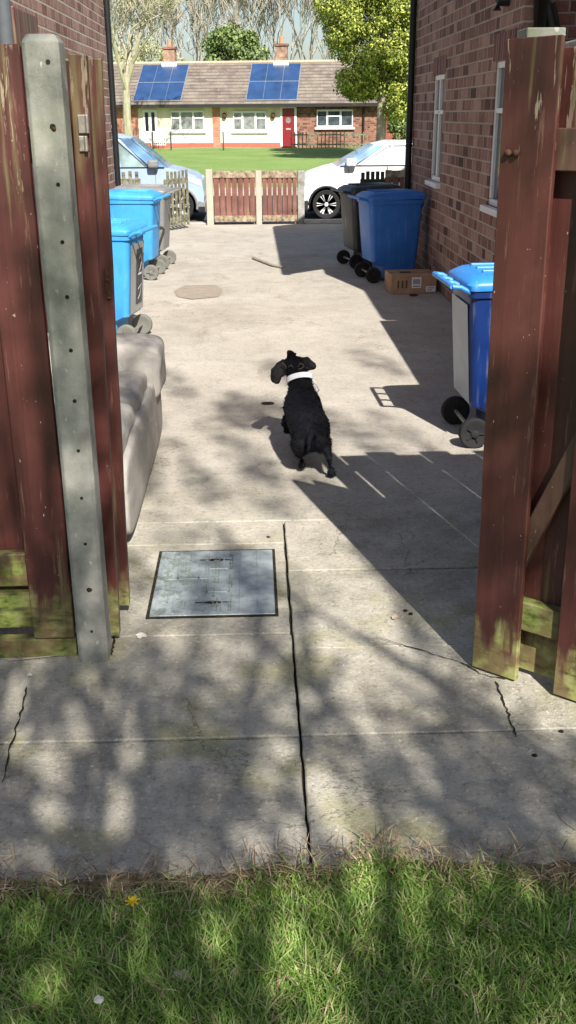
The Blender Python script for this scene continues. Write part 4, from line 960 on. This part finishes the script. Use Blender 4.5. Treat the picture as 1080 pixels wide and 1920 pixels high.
# ================================================================ BUNGALOWS
def bungalow():
    Yb = 58.8; o0 = PY(475, 240, Yb); ang = R(-7)
    Mw = Matrix.Translation((o0.x, Yb, 0)) @ Matrix.Rotation(-ang*1.0*-1, 4, 'Z')
    Mi = Mw.inverted(); nrm = (Mw.to_3x3() @ Vector((0, 1, 0)))
    P0 = Vector((o0.x, Yb, 0))
    def L(px, py, off=0):      # local point on facade plane (y=off)
        d = ray(px, py); p0 = P0+nrm*off; tt = (p0-CL).dot(nrm)/d.dot(nrm); return Mi @ (CL+d*tt)
    t = thing('bungalow', (o0.x, Yb, 0), 'long brick and cream bungalow terrace with two chimneys across the green', 'bungalow'); t.rotation_euler = (0, 0, -ang*1.0*-1)
    xl = L(120, 200).x; xr = L(712, 200).x; ze = L(480, 195).z; D = 6.0; zr = ze+2.15
    for px in (205, 480, 712): print('BG', px, L(px, 195), L(px, 276))
    xa = L(258, 200).x; xb = L(398, 200).x; xc = L(412, 200).x; xd = L(556, 200).x; x0_ = L(238, 200).x
    b = MB().box(xd, xr, 0, D, 0, ze).box(xl, x0_, 0, D, 0, ze)
    b.parts('brick_wall', BR_B, t)
    MB().box(xl+.01, x0_+.0, -.006, .001, .0, ze-.01).box(x0_+.001, xa, -.05, D, 0, ze-.005).box(xb, xc, -.05, .3, 0, ze-.005).parts('pilaster', BR_C, t)
    zm = L(350, 238).z; zp = L(350, 274).z; zp2 = max(.08, L(350, 272).z)
    MB().box(xa+.001, xb-.001, 0, D, zm, ze-.005).box(xc+.001, xd-.001, 0, D, zm, ze-.005).parts('cream_wall', CREAM, t)
    MB().box(xa+.001, xb-.001, -.012, D, .30, zm-.002).box(xc+.001, xd-.001, -.012, D, .30, zm-.002).parts('white_wall', WHITER, t)
    MB().box(xa-.2, xb, -.03, D, .0, .299).box(xc, L(528, 200).x, -.03, D, 0, .299).parts('plinth', PLINTH, t)
    # roof with hip at the right end
    e = .45; yr_ = D/2; xh = L(630, 118).x+.2; zr = ze+(L(400, 118, 3.0).z-L(400, 195, 0).z); xe = xr+.35
    xl2 = xl-3; V = [(xl2, -e, ze), (xe, -e, ze), (xe, D+e, ze), (xl2, D+e, ze), (xl2, yr_, zr), (xh, yr_, zr)]
    rf = MB().add(V, [(0, 1, 5, 4), (1, 2, 5), (2, 3, 4, 5), (3, 0, 4), (0, 3, 2, 1)]).build('roof', ROOF, t)
    MB().tube([(xl2, yr_, zr+.02), (xh, yr_, zr+.02)], .1, 8).tube([(xh, yr_, zr+.02), (xe, -e, ze+.05)], .09, 8).build('ridge_tile', simple('ridge_tile_clay', (.40, .33, .25), .9), rf)
    MB().box(xl2, xe+.02, -e-.06, -e, ze-.16, ze+.01).build('fascia', simple('dark_gutter', (.025, .022, .022), .6), t)
    MB().tube([(L(682, 200).x, -.08, 0), (L(682, 200).x, -.08, ze-.1)], .06, 8).build('downpipe', PIPE, t)
    def chim(px0, px1, pyt, potn):
        c0 = L(px0, 100, yr_).x; c1 = L(px1, 100, yr_).x; zt = L((px0+px1)/2, pyt, yr_).z; w = c1-c0
        c = MB().box(c0, c1, yr_-.3, yr_+.3, zr-.5, zt-.12).build('chimney', simple('weathered_chimney_brick', (.33, .21, .15), .9, var=.35, sc=5), t)
        MB().box(c0-.06, c1+.06, yr_-.36, yr_+.36, zt-.12, zt).build('chimney_cap', BR_B, c); MB().box(c0-.1, c1+.1, yr_-.42, yr_-.28, zr-.16, zr+.07).build('flashing', WHITER, c)
        for i in range(potn): MB().cyl(((c0+c1)/2+(i-.5*(potn-1))*.3, yr_, zt), ((c0+c1)/2+(i-.5*(potn-1))*.3, yr_, zt+.38), .12, 12).build('chimney_pot', simple('clay_pot', (.5, .25, .15), .8), c)
    chim(308, 329, 88, 1); chim(517, 539, 82, 1)
    # solar arrays lying on the front slope
    sl = Vector((0, yr_+e, zr-ze)); sll = sl.length; su = sl.normalized(); sn = Vector((0, -su.z, su.y))
    def solar(pxa, pxb):
        x0 = L(pxa, 190).x; x1 = L(pxb, 190).x; O = Vector((0, -e, ze)); a0, a1 = .25, sll-.25
        p = thing('solar_panel', (0, 0, 0), None, None); p.parent = t; 
        q = lambda x, s_, h: O+Vector((x, 0, 0))+su*s_+sn*h
        fr = MB().hexa([q(x0, a0, .03), q(x1, a0, .03), q(x1, a1, .03), q(x0, a1, .03)], [q(x0, a0, .09), q(x1, a0, .09), q(x1, a1, .09), q(x0, a1, .09)]); bpy.data.objects.remove(p)
        f = fr.build('solar_panel', ALU, t); g = MB(); w = (x1-x0)/3; mid_ = (a0+a1)/2
        for i in range(3):
            for (s0_, s1_) in ((a0+.03, mid_-.03), (mid_+.03, a1-.03)):
                X0 = x0+i*w+(.03 if i == 0 else .008); X1 = x0+(i+1)*w-(.03 if i == 2 else .008); g.hexa([q(X0, s0_, .085), q(X1, s0_, .085), q(X1, s1_, .085), q(X0, s1_, .085)], [q(X0, s0_, .1), q(X1, s0_, .1), q(X1, s1_, .1), q(X0, s1_, .1)])
        g.build('panel_glass', SOLAR, f)
    solar(251, 341); solar(462, 558)
    def win(pa, pb, pyt, pyb, cols, gl=CURT):
        a = L(pa, pyb); c = L(pb, pyt); x0, x1, z0, z1 = a.x, c.x, a.z, c.z; yo = -.03
        f = MB(); e_ = .09
        f.box(x0, x1, yo-.05, yo+.02, z0, z0+e_).box(x0, x1, yo-.05, yo+.02, z1-e_, z1); n = len(cols)
        xs = [x0+(x1-x0)*v for v in cols]
        for v in xs: f.box(max(x0, v-.05), min(x1, v+.05), yo-.05, yo+.02, z0+e_, z1-e_)
        for i in range(len(xs)-1):
            if i % 2 == (0 if len(cols) == 4 and gl is CURT else 1): f.box(xs[i]+.05, xs[i+1]-.05, yo-.05, yo+.02, z0+(z1-z0)*.6, z0+(z1-z0)*.6+.07)
        if gl is CURT: f.box(xs[-2]+.05, xs[-1]-.05, yo-.048, yo+.018, z0+(z1-z0)*.6, z0+(z1-z0)*.6+.07)
        fo = f.build('window', UPVC, t); MB().box(x0+.03, x1-.03, yo-.02, yo+.012, z0+.03, z1-.03).build('pane', gl, fo); MB().box(x0-.1, x1+.1, yo-.1, yo+.02, z0-.1, z0-.005).build('sill', UPVC, fo)
    win(322, 382, 207, 246, (0, .28, .68, 1)); win(438, 499, 208, 246, (0, .28, .68, 1)); win(594, 662, 205, 239, (0, .29, .66, 1), GLASS); win(190, 216, 206, 238, (0, .5, 1))
    # doors
    a = L(271, 270); c = L(294, 205); d = MB().box(a.x, c.x, -.05, .0, .3, c.z).build('door', UPVC, t); w = (c.x-a.x)
    MB().box(a.x+w*.15, a.x+w*.38, -.06, -.049, c.z-1.1, c.z-.15).box(a.x+w*.6, a.x+w*.83, -.06, -.049, c.z-1.1, c.z-.15).parts('door_pane', simple('dark_pane', (.02, .02, .025), .2), d)
    a = L(530, 270); c = L(552, 203); d = MB().box(a.x, c.x, -.05, .0, .1, c.z).build('door', DOORR, t); w = c.x-a.x
    MB().box(a.x-.12, a.x-.002, -.06, .0, .1, c.z+.1).box(c.x+.002, c.x+.12, -.06, 0, .1, c.z+.1).box(a.x-.12, c.x+.12, -.062, 0, c.z+.003, c.z+.12).build('door_frame', UPVC, d)
    MB().box(a.x+w*.3, a.x+w*.7, -.056, -.049, .95, 1.03).build('letter_box', ALU, d); MB().cyl((a.x+w*.5, -.055, c.z-.6), (a.x+w*.5, -.049, c.z-.6), w*.22, 12).parts('door_pane', CURT, d)
    for px in (421, 512): 
        q = L(px, 217); MB().ell((q.x, -.1, q.z), (.13, .1, .16)).build('hanging_lamp', RUST, t)
    # boundary railings on the front path
    for i, (pa, pb) in enumerate(((545, 690),)):
        a = L(pa, 274, -1.6); c = L(pb, 274, -1.6); f = thing('railing', tuple(Mw @ Vector((a.x, -1.6, 0))), 'grey picket railing in front of the brick end of the bungalow', 'railing'); f.rotation_euler = t.rotation_euler
        g = MB(); w = c.x-a.x; k = 0
        while k < w: g.box(k, k+.06, 0, .03, .05, .85); k += .2
        g.box(0, w, .031, .07, .2, .27).box(0, w, .031, .07, .68, .75); g.build('picket_panel', OLDW, f)
    for px, lab in ((287, 'dark slim post on the green, left of the wider one'), (321, 'wider dark post on the green before the left bungalow door'), (419, 'thin dark post below the brick pier of the bungalow')):
        a = L(px, 280, -4); q = Mw @ Vector((a.x, -4, 0)); tag(MB().box(-.04, .04, -.04, .04, 0, .95).build('bollard', simple('dark_post_paint', (.05, .06, .05), .6), bevel=.01), lab, 'post', 'posts on the green').location = q
    g = thing('metal_gate', tuple(Mw @ Vector((L(295, 270).x, -1.5, 0))), 'white metal garden gate by the pale bungalow door', 'gate'); g.rotation_euler = t.rotation_euler
    b = MB(); 
    for k in range(8): b.tube([(k*.11, 0, .2), (k*.11, 0, .85)], .015, 5)
    b.tube([(0, 0, .85), (.77, 0, .85)], .02, 5).tube([(0, 0, .25), (.77, 0, .25)], .02, 5); b.build('bars', UPVC, g)
    return Mw, L
Mw, LL = bungalow()
# gap at the right: fence, pale wall
tF = thing('wooden_fence', tuple(PY(718, 255, 60).xy)+(0,), 'brown red timber fence to the right of the bungalow', 'fence')
q0 = PY(716, 255, 60); q1 = PY(800, 255, 60); b = MB(); n = 26
for k in range(n): b.box((q1.x-q0.x)*k/n, (q1.x-q0.x)*(k+.94)/n, 0, .03, 0, 2.0+random.uniform(-.03, .03))
b.build('board_panel', simple('maroon_timber', (.26, .07, .05), .85, sc=1, var=.4), tF)
tag(MB().box(0, 9, 0, 6, 0, 2.7).build('garden_wall', CREAM), 'pale rendered wall behind the timber fence at the far right', 'wall').location = (PY(716, 200, 66).x, 67, 0)
tag(MB().tube([(0, 0, 0), (0, 0, 2.6)], .09, 8).build('wooden_pole', BARKY), 'pale wooden pole under the conifer at the far right', 'pole').location = (PY(745, 250, 57).x, 57, 0)
# ================================================================ TREES
def branchy(b, p, d, L, r, depth, rnd, up=.25, spread=.55, n=3, shrink=.72, seg=3, minr=.008, kids_=3):
    pts = [p]; rr = [r]; q = p.copy(); dd = d.copy()
    for i in range(seg):
        dd = (dd+Vector((rnd.gauss(0, .12), rnd.gauss(0, .12), rnd.gauss(0, .06)+up*.12))).normalized(); q = q+dd*(L/seg); pts.append(q.copy()); rr.append(max(minr, r*(1-.38*(i+1)/seg)))
    b.tube(pts, rr, 6 if r > .05 else 4, depth == 0)
    if depth <= 0: return
    for k in range(kids_ if depth > 1 else kids_+1):
        i = rnd.choice(range(1, len(pts))) if k else len(pts)-1
        s_ = spread*rnd.uniform(.6, 1.35); a = rnd.uniform(0, 2*math.pi); ax = dd.orthogonal().normalized(); ax.rotate(Matrix.Rotation(a, 3, dd)); nd = (dd*math.cos(s_)+ax*math.sin(s_)+Vector((0, 0, up*.5))).normalized()
        branchy(b, pts[i], nd, L*shrink*rnd.uniform(.75, 1.15), rr[i]*.62, depth-1, rnd, up, spread, n, shrink, seg, minr, kids_)
def bare_tree(loc, H, r, label, mat, seed, depth=5, spread=.5, up=.35, minr=.012, fork=.3, kids_=3, group='bare trees behind the bungalows', lean=(0, 0)):
    t = thing('bare_tree', loc, label, 'tree', group); rnd = random.Random(seed); r *= 1.0; tr = MB(); hf = H*fork
    top = Vector((lean[0]*hf, lean[1]*hf, hf)); tr.tube([(0, 0, -.1), (lean[0]*hf*.5+rnd.uniform(-.1, .1), 0, hf*.5), top], [r*1.15, r*.9, r*.75], 10); tr.build('trunk', mat, t, smooth=True)
    b = MB(); nb = 4
    for k in range(nb):
        a = 2*math.pi*k/nb+rnd.uniform(-.5, .5); s_ = spread*rnd.uniform(.35, 1.0)
        branchy(b, top-Vector((0, 0, rnd.uniform(0, hf*.25))), Vector((math.cos(a)*math.sin(s_), math.sin(a)*math.sin(s_), math.cos(s_))), H*.27, r*.55, depth, rnd, up, spread, minr=minr, kids_=kids_)
    b.build('crown', mat, t, smooth=False); return t
def crown_leaves(t, mat, lumps, N, size, seed, name='crown', up=.3, aspect=1.0, droop=0):
    rng = np.random.default_rng(seed); Ps = []; Nn = []
    w = np.array([l[3]*l[4]*l[5] for l in lumps])**.75; w /= w.sum(); ch = rng.choice(len(lumps), N, p=w); A = np.array(lumps)[ch]
    d = rng.normal(size=(N, 3)); d /= np.linalg.norm(d, axis=1)[:, None]; rad = rng.uniform(.45, 1.0, (N, 1))**.6*(1+.35*rng.random((N, 1))**4)
    p = A[:, :3]+d*rad*A[:, 3:6]
    nn = d+rng.normal(0, .55, (N, 3))+np.array([0, 0, up]); nn /= np.linalg.norm(nn, axis=1)[:, None]
    a = np.cross(nn, rng.normal(size=(N, 3))); a /= np.linalg.norm(a, axis=1)[:, None]; c = np.cross(nn, a); s_ = rng.uniform(.5, 1.2, (N, 1))*size
    V = np.stack([p-a*s_*.5, p+c*s_*.4*aspect, p+a*s_*.5+nn*s_*.15, p-c*s_*.4*aspect], 1).reshape(-1, 3); q = np.arange(N)[:, None]*4
    return npmesh(name, V, q+np.array([[0, 1, 2, 3]]), [mat], t)
# street tree, lichen-yellow trunk in front of the bungalow
st = PY(243, 262, 50)
bare_tree((st.x, 50, 0), 10.5, .20, 'lichen covered bare tree in front of the left end of the bungalow', BARKY, 3, 5, .7, .35, .014, .33, group=None)
# belt of bare trees behind
k = 0
descr = ['thin grey bare tree at the far left behind the roof', 'pale forked bare tree left of the first chimney', 'tall bare tree directly behind the left chimney', 'bare tree between chimney and ivy mass', 'tall bare tree rising out of the ivy mass', 'pale bare tree left of the right chimney', 'brown bare tree behind the right chimney', 'bare tree between right chimney and conifer', 'bare tree mostly hidden by the conifer', 'bare tree behind the first solar panel', 'slender bare tree above the middle of the roof']
for px, Y, H, s_ in ((205, 84, 15, 1), (262, 90, 17, 2), (322, 82, 16, 3), (372, 86, 18, 4), (436, 80, 17, 5), (492, 88, 18, 6), (538, 82, 17, 7), (585, 86, 17, 8), (625, 92, 18, 9), (290, 100, 18, 10), (405, 104, 20, 11)):
    p = PY(px, 230, Y); bare_tree((p.x, Y, 0), H, .14, descr[k], BARK if s_ % 2 else BARKD, 20+s_, 5, .46, .45, .022, .2); k += 1
# evergreen masses
def bush(px, Y, label, mat, lumps, N, size, seed, name='evergreen_tree', trunk=True):
    p = PY(px, 230, Y); t = thing(name, (p.x, Y, 0), label, 'tree')
    if trunk: MB().tube([(0, 0, 0), (.05, 0, 2), (0, 0, 4)], [.2, .16, .1], 8).build('trunk', BARKD, t)
    crown_leaves(t, mat, lumps, N, size, seed); return t
rnd = random.Random(11)
def lumpset(n, x, y, z, rx, ry, rz, s0, s1):
    out = []
    for i in range(n):
        while True:
            d = Vector((rnd.uniform(-1, 1), rnd.uniform(-1, 1), rnd.uniform(-1, 1)))
            if d.length < 1: break
        s_ = rnd.uniform(s0, s1); out.append((x+d.x*rx, y+d.y*ry, z+d.z*rz, s_, s_, s_*.8))
    return out
bush(445, 76, 'ivy covered evergreen mass behind the roof between the chimneys', IVY, lumpset(26, 0, 0, 5.2, 1.7, 1.5, 2.0, .45, .9), 9000, .22, 5)
bush(405, 76, 'lower dark evergreen left of the ivy mass', IVY, lumpset(8, 0, 0, 5.2, .6, .8, 1.2, .3, .6), 2500, .2, 6)
bush(282, 74, 'pale yellow green budding bush behind the left chimney', PALEB, lumpset(30, 0, 0, 4.5, 2.6, 1.5, 1.6, .3, .7), 5200, .14, 7, 'budding_bush')
# big golden conifer at right
def conifer():
    Y = 46; p = PY(715, 230, Y); t = thing('conifer_tree', (p.x, Y, 0), 'big golden green conifer overhanging the right end of the bungalow', 'tree')
    MB().tube([(0, 0, 0), (0, 0, 4), (.1, 0, 8)], [.22, .18, .1], 10).build('trunk', BARKD, t)
    left = lambda py: PY({0: 592, 40: 600, 80: 618, 120: 628, 160: 635, 185: 650}[py], py, Y)
    lumps = []
    for i in range(430):
        py = rnd.uniform(-230, 178); lx = np.interp(py, [-230, 0, 40, 80, 120, 160, 180], [640, 592, 600, 615, 626, 634, 660]); px = rnd.uniform(lx+12, 800)
        if i > 400: px = rnd.uniform(735, 800); py = rnd.uniform(150, 212)
        dy = rnd.uniform(-1.2, 1.2); q = PY(px, py, Y+dy); s_ = rnd.uniform(.28, .55); lumps.append((q.x-p.x, dy, q.z, s_*1.1, s_, s_*.8))
    crown_leaves(t, CONIF, lumps, 120000, .155, 9, aspect=.55, up=.5)
conifer()
def hedge_ivy():
    q = PY(752, 215, 55); t = thing('shrub', (q.x, 55, 0), 'dark green ivy shrub against the pale wall at the far right', 'shrub'); crown_leaves(t, IVY, lumpset(12, 0, 0, 1.6, .5, .5, 1.2, .3, .5), 3000, .14, 12)
hedge_ivy()
# shade on the lawn from the conifer's neighbour comes from a real tree right of the view
def lawn_tree():
    t = thing('evergreen_tree', (6.2, 35, 0), 'tall dark evergreen on the green behind the right house, shading the lawn', 'tree')
    MB().tube([(0, 0, 0), (0, 0, 6), (0, 0, 12)], [.22, .18, .08], 8).build('trunk', BARKD, t); crown_leaves(t, IVY, lumpset(26, 0, 0, 11.2, 1.9, 1.6, 2.0, .7, 1.1), 9000, .25, 13)
lawn_tree()
# trees behind the camera whose bare branches throw the dappled shade
for (x, y, H, r, s_, lab) in ((2.0, -4.6, 8.6, .14, 41, 'budding garden tree nearest behind the viewer, right of the path'), (.2, -5.6, 9.6, .12, 42, 'budding garden tree behind the viewer in line with the path'), (3.3, -5.0, 9.0, .14, 43, 'budding garden tree behind the viewer, far right'), (-.6, -4.4, 8.6, .12, 45, 'budding garden tree behind the viewer, left of the path'), (1.3, -6.4, 10.8, .15, 46, 'tallest budding garden tree, farthest behind the viewer')):
    t = bare_tree((x, y, 0), H, r, lab, BARKD, s_, 3, .42, .6, .017, .25, 3, 'garden trees behind the viewer')
    lr = random.Random(s_); L_ = []
    for q in range(66):
        zz = (y*-1+lr.uniform(.9, 6.9)); rr_ = 1.25; a = lr.uniform(0, 6.28); d_ = rr_*math.sqrt(lr.random()); e_ = lr.uniform(.05, .15); L_.append((d_*math.cos(a), d_*math.sin(a), zz, e_, e_, e_*3.2))
    crown_leaves(t, PALEB, L_, 7600, .05, s_, 'bud_cluster')
